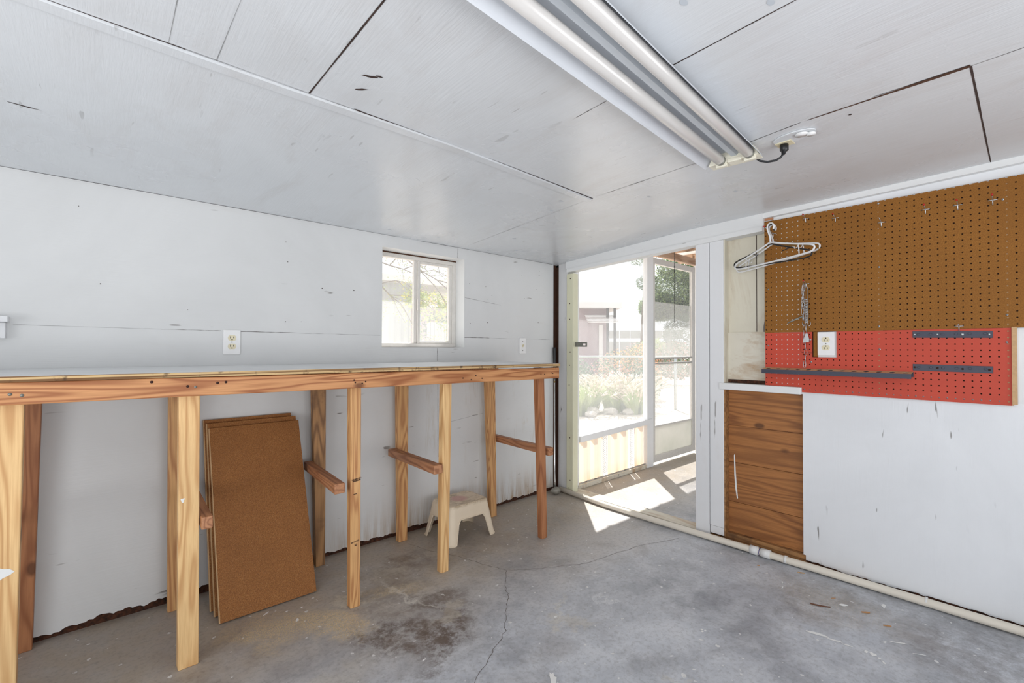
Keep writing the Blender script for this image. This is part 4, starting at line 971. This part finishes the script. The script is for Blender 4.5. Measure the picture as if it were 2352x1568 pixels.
m = MB(); m.box(4.75, 6.5, yp+.01, yp+.04, 0, 1.985); m.build('end_panel', m_frame, pw)
DR = thing('door_1', 'aluminium storm door of the porch with kick panel', 'door', (4.28, yp, 0)); DR['kind'] = 'structure'
m = MB(); ya_, yb_ = yp+.006, yp+.036
m.box(3.876, 3.912, ya_, yb_, .03, 1.955); m.box(4.634, 4.70, ya_, yb_, .03, 1.955); m.box(3.912, 4.634, ya_, yb_, 1.90, 1.955); m.box(3.912, 4.634, ya_, yb_, .03, .095); m.box(3.912, 4.634, ya_, yb_, .355, .372)
m.build('door_frame', m_walu, DR, .002)
m = MB(); m.box(3.912, 4.634, ya_-.002, yb_-.01, .998, 1.015); m.box(3.912, 4.634, ya_-.002, yb_-.01, .950, .965); m.build('mid_rail', m_alu, DR, .002)
MB().box(3.912, 4.634, yp+.016, yp+.024, .095, .355).build('kick_panel', m_kick, DR, .002)
MB().box(3.912, 4.634, yp+.020, yp+.022, 1.015, 1.90).build('upper_glass', m_glassd, DR)
MB().box(3.912, 4.634, yp+.026, yp+.028, 1.015, 1.545).build('half_screen', m_screen, DR)
MB().box(3.912, 4.634, yp+.020, yp+.022, .372, .950).build('lower_screen', m_screen, DR)
# porch roof with rafters
m = MB(); m.box(2.79, 6.5, -1.6, 2.78, 2.19, 2.24); o = struct(m.build('ceiling_porch', m_frame), 'underside of the porch roof with wooden rafters', 'ceiling')
for x in (3.3, 3.9, 4.5, 5.1, 5.7): MB().box(x, x+.04, -1.6, 2.75, 2.10, 2.19).build('rafter', m_porchwood, o, .003)
MB().box(2.79, 6.5, 2.14, 2.18, 2.09, 2.18).build('purlin', m_porchwood, o, .003)
struct(MB().box(6.4, 6.44, -1.6, 2.4, 0, 2.19).build('wall_porch_end', m_frame), 'white end wall of the porch beyond the storm door', 'wall')
HC = thing('hanging_chain', 'thin dark chain hanging inside the porch in front of the storm door', 'chain', (4.12, 2.26, 1.98))
m = MB()
for i in range(34): link(m, (4.12, 2.26, 1.90-i*.0165), .0088, .0034, .0011, 0.2 if i % 2 else 1.4)
m.build('chain', m_dkpost, HC); MB().tube([(4.12, 2.26, 2.191), (4.12, 2.26, 1.99), (4.127, 2.26, 1.975), (4.12, 2.26, 1.96), (4.12, 2.26, 1.84), (4.127, 2.26, 1.83), (4.133, 2.26, 1.84)], .002, 6).build('hook', m_dkpost, HC)

# ------------------------------------------------------------------ loose bits on the floor
def bit(name, x, y, L_, W_, a, mat, label, cat, h=.002, curl=0):
    m = MB(); n = 6; vs = []; d = Vector((cos(a), sin(a), 0)); s_ = Vector((-sin(a), cos(a), 0))
    for i in range(n+1):
        f = i/n-.5; ww = W_*(1-abs(f)*1.3)*(.8+.4*random.random()); c = Vector((x, y, .001))+d*L_*f+s_*curl*(f*f)
        for zz in (0, h): vs += [c-s_*ww/2+Vector((0, 0, zz)), c+s_*ww/2+Vector((0, 0, zz))]
    fs = []
    for i in range(n):
        b = 4*i; fs += [(b+2, b+3, b+7, b+6), (b, b+4, b+5, b+1), (b, b+2, b+6, b+4), (b+1, b+5, b+7, b+3)]
    fs += [(0, 1, 3, 2), (4*n, 4*n+2, 4*n+3, 4*n+1)]
    m.add(vs, fs); return tag(m.build(name, mat), label, cat)
m_twig = flat('brown_twig', srgb(110, 74, 56), .8); m_chip = flat('orange_wood_chip', srgb(190, 140, 92), .8)
bit('twig', 2.315, .60, .075, .006, -1.15, m_twig, 'curled brown twig on the floor near the right wall', 'twig', .004, .02)
bit('paper_scrap', 2.398, .536, .03, .018, -.9, m_splat, 'small white paper scrap on the floor beside the twig', 'scrap')
bit('wood_chip', 2.40, .459, .032, .008, -.9, m_chip, 'orange wood chip between the paper scrap and the long chip', 'wood chip', .003)
bit('wood_chip', 2.349, .38, .028, .005, -1., m_chip, 'thin orange wood chip nearest the right edge of the floor', 'wood chip', .003)
bit('wood_chip', 2.509, .919, .014, .005, -.9, m_chip, 'tiny wood chip on the floor below the pipe couplings', 'wood chip', .003)
bit('wood_chip', 2.584, .75, .03, .009, -1.1, m_pedge, 'pale wood sliver lying against the white pipe', 'wood chip', .003)
bit('wood_chip', 2.43, .58, .02, .004, -.7, m_chip, 'narrow tan sliver just behind the paper scrap', 'wood chip', .002)
bit('plastic_shard', 2.36, .761, .024, .004, .1, m_splat, 'white plastic shard on the floor, the nearer of two', 'shard', .003)
bit('plastic_shard', 2.413, .778, .016, .005, .5, m_splat, 'white plastic shard on the floor, the farther of two', 'shard', .003)

# ------------------------------------------------------------------ outdoors
gr = struct(MB().box(-30, 70, 2.67, 80, -.2, -.04).build('ground_outside', m_gravel, recentre=False), 'pale gravel ground outside', 'ground')
MB().box(6.61, 70, -40, 2.66, -.2, -.04).build('ground_side', m_gravel, gr)
def leaves(mb, c, R3, n, s0, flatz=1., mi=0, shell=.5):
    for _ in range(n):
        while True:
            p = Vector((random.uniform(-1, 1), random.uniform(-1, 1), random.uniform(-1, 1)))
            if shell < p.length < 1: break
        p = Vector((c[0]+p.x*R3[0], c[1]+p.y*R3[1], c[2]+p.z*R3[2])); a = Vector((random.gauss(0, 1), random.gauss(0, 1), random.gauss(0, 1))).normalized(); b = a.orthogonal().normalized(); s_ = s0*random.uniform(.6, 1.3)
        mb.add([p-a*s_, p+b*s_*.5, p+a*s_, p-b*s_*.5], [(0, 1, 2, 3)], mi)
def bush(name, label, cat, blobs, parts, base, trunk=None, group=None):
    T = thing(name, label, cat, base, group)
    for pn, mt, n, s0, fr in parts:
        m = MB()
        for (c, R3) in blobs: leaves(m, c, [q*fr for q in R3], n, s0)
        m.build(pn, mt, T)
    if trunk:
        m = MB()
        for pts, r_ in trunk: m.tube(pts, r_, 8)
        m.build('trunk', m_bark, T)
    return T
G_ = 'trees and shrubs outside'
bush('pine_tree', 'big pale green tree seen through the storm door glass', 'tree', [((20.6, 11.1, 3.9), (1.5, 1.5, 1.0)), ((21.5, 10.0, 3.6), (1.8, 1.6, 1.2)), ((20.3, 11.9, 3.1), (1., 1., .7)), ((22.3, 8.8, 3.9), (1.9, 1.6, 1.3)), ((20.8, 10.6, 4.9), (1.5, 1.5, .8)), ((22, 9.3, 5.2), (1.9, 1.9, 1.)), ((21, 10.6, 2.9), (1.2, 1.2, .5))],
     [('foliage', m_leafd, 5200, .06, 1.0), ('light_foliage', m_leafl, 3400, .06, 1.06)], (21, 10.6, 0), [([(21, 10.6, -.05), (21.1, 10.5, 1.8), (21.0, 10.4, 3.4), (21.5, 10.0, 4.6)], [.3, .24, .2, .1]), ([(21.1, 10.5, 1.8), (21.9, 9.6, 3.4), (22.3, 8.8, 4.4)], [.16, .12, .06])])
bush('tree', 'slim grey trunk tree outside beside the white porch post', 'tree', [((19.35, 12.0, 4.2), (.55, .55, .45)), ((19.6, 12.5, 5.6), (.8, .8, .5)), ((19.2, 11.6, 6.9), (1.3, 1.3, 1.0))], [('foliage', m_leafd, 900, .055, 1.)], (19.4, 12.2, 0),
     [([(19.35, 12.2, -.05), (19.33, 12.18, .6), (19.33, 12.15, 2.2), (19.4, 12.05, 4.4), (19.35, 11.9, 7.2)], [.34, .2, .15, .13, .09])])
bush('hedge', 'dark grey green hedge under the big tree outside', 'hedge', [((19.5, 10.3, 1.6), (.9, .9, 1.1)), ((20.3, 9.3, 1.7), (1.2, 1., 1.2)), ((21.2, 8.2, 1.6), (1.3, 1.1, 1.1))], [('foliage', m_leafd, 4200, .05, 1.)], (20.2, 9.3, 0))
bush('oleander', 'low pink flowering oleander hedge seen through the storm door', 'shrub', [((12.4, 7.9, .7), (.7, .6, .6)), ((13.2, 7.2, .72), (.8, .6, .6)), ((14.1, 6.5, .7), (.8, .6, .6))], [('foliage', m_leaf, 2600, .034, 1.), ('blossom', m_pink, 1300, .028, 1.05)], (13.2, 7.2, 0))
bush('shrub', 'bright yellow green shrub behind the oleander', 'shrub', [((13.9, 8.4, 1.15), (.5, .4, .32))], [('foliage', m_leafy, 900, .045, 1.)], (13.9, 8.4, 0))
bush('lantana', 'orange flowering bush behind the chain link fence', 'shrub', [((8.9, 6.3, .62), (.45, .4, .45)), ((9.3, 5.9, .75), (.4, .4, .45)), ((9.0, 5.6, .4), (.4, .3, .4))], [('foliage', m_leaf, 700, .035, 1.), ('blossom', m_org, 800, .025, 1.05)], (9.1, 6.0, 0))
bush('shrub', 'pinkish shrub left of the orange bush behind the fence', 'shrub', [((8.1, 6.1, .45), (.4, .35, .42)), ((8.4, 5.6, .4), (.35, .3, .4)), ((7.7, 6.5, .4), (.4, .3, .35))], [('foliage', m_leafd, 600, .03, 1.), ('blossom', m_pink, 500, .024, 1.05)], (8.1, 6.0, 0))
bush('shrub', 'dark green shrub low behind the chain link fence mesh', 'shrub', [((7.55, 6.35, .45), (.45, .3, .42)), ((8.3, 5.2, .35), (.4, .3, .38))], [('foliage', m_leafd, 1500, .03, 1.)], (7.6, 6.3, 0))
def grass(label, x, y, r, h, n, plume):
    T = thing('fountain_grass', label, 'grass clump', (x, y, 0), 'fountain grass clumps by the fence'); m = MB(); q = MB()
    for i in range(n):
        a = random.uniform(0, 2*pi); rr_ = r*random.random()**.5; bx, by = x+rr_*.5*cos(a), y+rr_*.5*sin(a); hh = h*random.uniform(.6, 1.1); lean = r*random.uniform(.4, 1.2)
        P = [Vector((bx+lean*cos(a)*t*t, by+lean*sin(a)*t*t, -.04+hh*(t-.18*t*t))) for t in (0, .35, .7, 1)]; s_ = Vector((-sin(a+.8), cos(a+.8), 0))
        for k in range(3):
            w0 = .007*(1-k/3.2); w1 = .007*(1-(k+1)/3.2); m.quad(P[k]-s_*w0, P[k]+s_*w0, P[k+1]+s_*w1, P[k+1]-s_*w1)
        if plume and random.random() < .4:
            e = P[3]; d = (P[3]-P[2]).normalized(); q.tube([e-d*.02, e+d*.03, e+d*.08, e+d*.14+Vector((0, 0, -.02))], [.003, .011, .011, .002], 5)
    m.build('blades', m_grassg, T)
    if q.v: q.build('plumes', m_plume, T)
grass('tall green grass clump at the left side of the porch window', 6.05, 5.05, .22, .62, 420, False)
grass('pale plumed grass clump behind the rocks, second from the left', 6.5, 5.25, .4, .62, 520, True)
grass('pale plumed grass clump right of the white rocks', 6.95, 4.95, .4, .66, 520, True)
grass('green grass clump near the white porch post', 6.95, 4.55, .25, .5, 420, True)
grass('plumed grass clump at the right behind the chain link fence', 7.6, 5.0, .35, .66, 420, True)
for (x, y, r_, lab) in ((6.4, 5.05, .13, 'pale garden rock in front of the left grass clump'), (6.62, 4.82, .12, 'pale garden rock in the middle of the grass bed'), (6.85, 4.60, .11, 'pale garden rock nearest the white porch post'), (6.1, 4.85, .09, 'small pale rock at the foot of the tall green grass')):
    m = MB(); vs = []; n1, n2 = 9, 6
    for i in range(n1):
        for j in range(n2+1):
            u_ = 2*pi*i/n1; v_ = -pi/2+pi*j/n2; k = r_*random.uniform(.85, 1.15); vs.append((x+k*1.3*cos(v_)*cos(u_), y+k*cos(v_)*sin(u_), .0+k*.6*sin(v_)))
    m.add(vs, [(i*(n2+1)+j, ((i+1) % n1)*(n2+1)+j, ((i+1) % n1)*(n2+1)+j+1, i*(n2+1)+j+1) for i in range(n1) for j in range(n2)]); tag(m.build('garden_rock', m_rock), lab, 'rock', 'rocks edging the grass bed')
# chain link fence
FN = thing('chain_link_fence', 'galvanised chain link fence beyond the grass clumps outside', 'fence', (7.3, 5.0, 0))
fa = Vector((5.6, 6.49, 0)); fb = Vector((8.9, 3.57, 0)); fdv = (fb-fa); fl = fdv.length; fdv.normalize()
MB().tube([fa+Vector((0, 0, .935)), fb+Vector((0, 0, .945))], .02, 10).build('top_rail', m_galvw, FN)
for t in (1.0, 3.2, 4.2): p = fa+fdv*t; MB().tube([p+Vector((0, 0, -.05)), p+Vector((0, 0, .98))], .024, 10).build('post', m_galvw, FN)
m = MB(); st = .055; cnt = int(fl/st)
for i in range(cnt):
    pts = []
    for k in range(18): pts.append(fa+fdv*(i*st+(st if k % 2 else 0))+Vector((0, 0, .93-k*.055)))
    m.tube(pts, .0024, 3, caps=False)
m.build('wire_mesh', m_galvw, FN)
F2 = thing('rail_fence', 'distant pale pipe fence seen through the storm door', 'fence', (15, 8, 0))
m = MB(); m.tube([(17.9, 10.8, 1.0), (14.48, 7.16, .94), (11, 3.5, .9)], .03, 8); m.build('top_rail', m_galvw, F2)
for t in (0, .35, .7, 1.): p = Vector((17.9, 10.8, 0)).lerp(Vector((11, 3.5, 0)), t); MB().tube([p+Vector((0, 0, -.05)), p+Vector((0, 0, .95))], .03, 8).build('post', m_galvw, F2)
# house outside with flat roof
H = thing('house', 'mauve sided neighbouring house with flat white roof', 'house', (12, 13.5, 0))
hd = Vector((14.9, 10.8, 0)); he = Vector((8.2, 17.0, 0)); ht = (he-hd).normalized(); hn = Vector((-ht.y, ht.x, 0)); hn = hn if hn.dot(Vector((1, 1, 0))) > 0 else -hn
def obx(mb, a, ta, tb, na, nb, z0, z1, mi=0):
    c = lambda t, n, z: a+ht*t+hn*n+Vector((0, 0, z)); return mb.hexa([c(ta, na, z0), c(tb, na, z0), c(tb, nb, z0), c(ta, nb, z0), c(ta, na, z1), c(tb, na, z1), c(tb, nb, z1), c(ta, nb, z1)], mi)
obx(MB(), hd, .15, 9, 0, 5, -.05, 2.62).build('wall', m_siding, H); obx(MB(), hd, -.3, 9.3, -.5, 5.3, 2.62, 2.84).build('roof_fascia', m_fascia, H); obx(MB(), hd, -.05, 9.3, .3, 5.3, 2.84, 3.1).build('roof_parapet', m_fascia, H)
w1 = obx(MB(), hd, 2.3, 3.1, -.03, 0, .3, 2.3).build('window', m_fascia, H); obx(MB(), hd, .55, 1.35, -.03, 0, .0, 1.95).build('door', m_siding, H); obx(MB(), hd, .35, .5, -.05, 0, .0, 2.0).build('door_trim', m_fascia, H)
m = MB()
for i in range(6): obx(m, hd+Vector((0, 0, -i*.06)), -.1, 1.05, -.16*(i+1), -.16*i, 2.34, 2.37)
m.build('awning', m_fascia, H)
for t in (.22, -.05): p = hd+ht*t-hn*.35; MB().tube([p+Vector((0, 0, -.05)), p+Vector((0, 0, 2.62))], .055, 8).build('post', m_dkpost, H)
m = MB()
for i in range(14): p = hd+ht*(1.6+i*.22)-hn*1.2; m.tube([p, p+Vector((0, 0, 1.0))], .015, 5)
a_ = hd+ht*1.6-hn*1.2; m.tube([a_+Vector((0, 0, 1.)), a_+ht*3+Vector((0, 0, 1.))], .02, 5); m.build('railing', m_siding, H)
PF = thing('panel_fence', 'pale grey panel wall between the house and the slim tree', 'fence', (22, 14, 0))
pa, pb_ = Vector((20.3, 15.6, 0)), Vector((23.6, 12.4, 0)); t_ = (pb_-pa); 
for k in range(8):
    a = pa.lerp(pb_, k/8+.004); b = pa.lerp(pb_, (k+1)/8-.004); nn = Vector((.04, .04, 0))
    m = MB()
    for z0, z1 in ((-.05, 1.45), (1.62, 2.05)): m.hexa([a+Vector((0, 0, z0)), b+Vector((0, 0, z0)), b+nn+Vector((0, 0, z0)), a+nn+Vector((0, 0, z0)), a+Vector((0, 0, z1)), b+Vector((0, 0, z1)), b+nn+Vector((0, 0, z1)), a+nn+Vector((0, 0, z1))])
    m.build('panel', m_nb, PF)
# things seen through the small window
NB = thing('shed', 'pale corrugated neighbouring building seen through the left pane', 'building', (3, 7.8, 0))
m = MB(); n = 90; x0, x1 = 1.2, 4.25
for i in range(n):
    a = x0+(x1-x0)*i/n; b = x0+(x1-x0)*(i+1)/n; fa_ = lambda x: 7.5+.012*(1 if int(x*16) % 2 else 0)
    m.quad((a, fa_(a), -.05), (b, fa_(b), -.05), (b, fa_(b), 2.25), (a, fa_(a), 2.25))
m.quad((x1, 7.5, -.05), (x1, 11, -.05), (x1, 11, 2.25), (x1, 7.5, 2.25)); m.build('wall', m_nb, NB); MB().box(1.1, 6.8, 7.3, 11, 2.25, 2.36).build('roof', m_fascia, NB)
MB().box(4.28, 4.36, 7.35, 7.43, -.05, 2.25).build('post', m_bluep, NB)
WF = thing('picket_fence', 'white slatted fence with dark gaps seen through the small window', 'fence', (5.2, 7.2, 0))
for k in range(26):
    x = 4.40+k*.075; gap = .006 if k < 9 else .022; MB().box(x, x+.075-gap, 7.18, 7.20, -.05, 1.56).build('picket', m_nb, WF)
MB().box(4.4, 6.4, 7.2, 7.23, 1.2, 1.26).build('rail', m_nb, WF)
bush('shrub', 'dark shrub behind the white fence seen through the small window', 'shrub', [((5.4, 7.9, 1.0), (.9, .4, 1.05))], [('foliage', m_leafd, 1500, .05, 1.)], (5.4, 7.9, 0))
bush('cassia', 'yellow flowering shrub seen through the right window pane', 'shrub', [((3.75, 6.0, 1.72), (.32, .3, .24)), ((4.02, 5.8, 1.62), (.3, .3, .34)), ((3.55, 6.1, 1.82), (.2, .2, .16)), ((4.15, 5.8, 1.3), (.25, .25, .3))], [('foliage', m_leafy, 500, .026, 1.), ('blossom', m_yel, 80, .028, 1.05)], (4.2, 6.0, 0), [([(4.2, 6.0, -.04), (4.1, 5.95, .8), (4.0, 5.9, 1.6)], [.05, .04, .02])])
PV = thing('palo_verde', 'thin branched tree with yellow blossom close outside the small window', 'tree', (1.7, 4.6, 0))
m = MB(); lf = MB(); fl_ = MB()
m.tube([(1.5, 4.75, -.05), (1.55, 4.7, .9), (1.7, 4.6, 1.9), (1.85, 4.4, 2.1)], [.09, .07, .05, .03], 8)
def twig(p, d, L_, r, dep):
    pts = [p]; q = Vector(p)
    for k in range(5):
        d = (d+Vector((random.gauss(0, .18), random.gauss(0, .12), random.gauss(0, .18)-.03))).normalized(); q = q+d*L_/5; pts.append(q.copy())
        if dep > 0 and k > 0: twig(q, (d+Vector((random.gauss(0, .6), random.gauss(0, .4), random.gauss(0, .6)))).normalized(), L_*.6, r*.55, dep-1)
        if dep < 2:
            for _ in range(5):
                c = q+Vector((random.gauss(0, .05), random.gauss(0, .05), random.gauss(0, .05))); (fl_ if random.random() < .12 else lf).add([c+Vector((-.009, 0, 0)), c+Vector((0, .003, .005)), c+Vector((.009, 0, 0)), c+Vector((0, -.003, -.005))], [(0, 1, 2, 3)])
    m.tube(pts, [r*(1-.12*i) for i in range(6)], 5)
for (p, d, L_) in [((1.85, 4.4, 2.1), (.5, -.2, -.7), .75), ((1.85, 4.4, 2.1), (.9, -.1, -.15), 1.2), ((1.7, 4.6, 1.9), (.3, -.2, -.9), .8), ((1.85, 4.4, 2.1), (.8, 0, .35), 1.2), ((1.75, 4.5, 2.0), (.9, -.1, -.5), .9)]: twig(Vector(p), Vector(d).normalized(), L_, .011, 2)
m.build('branches', m_bark, PV); lf.build('foliage', m_leafy, PV); fl_.build('blossom', m_yel, PV)
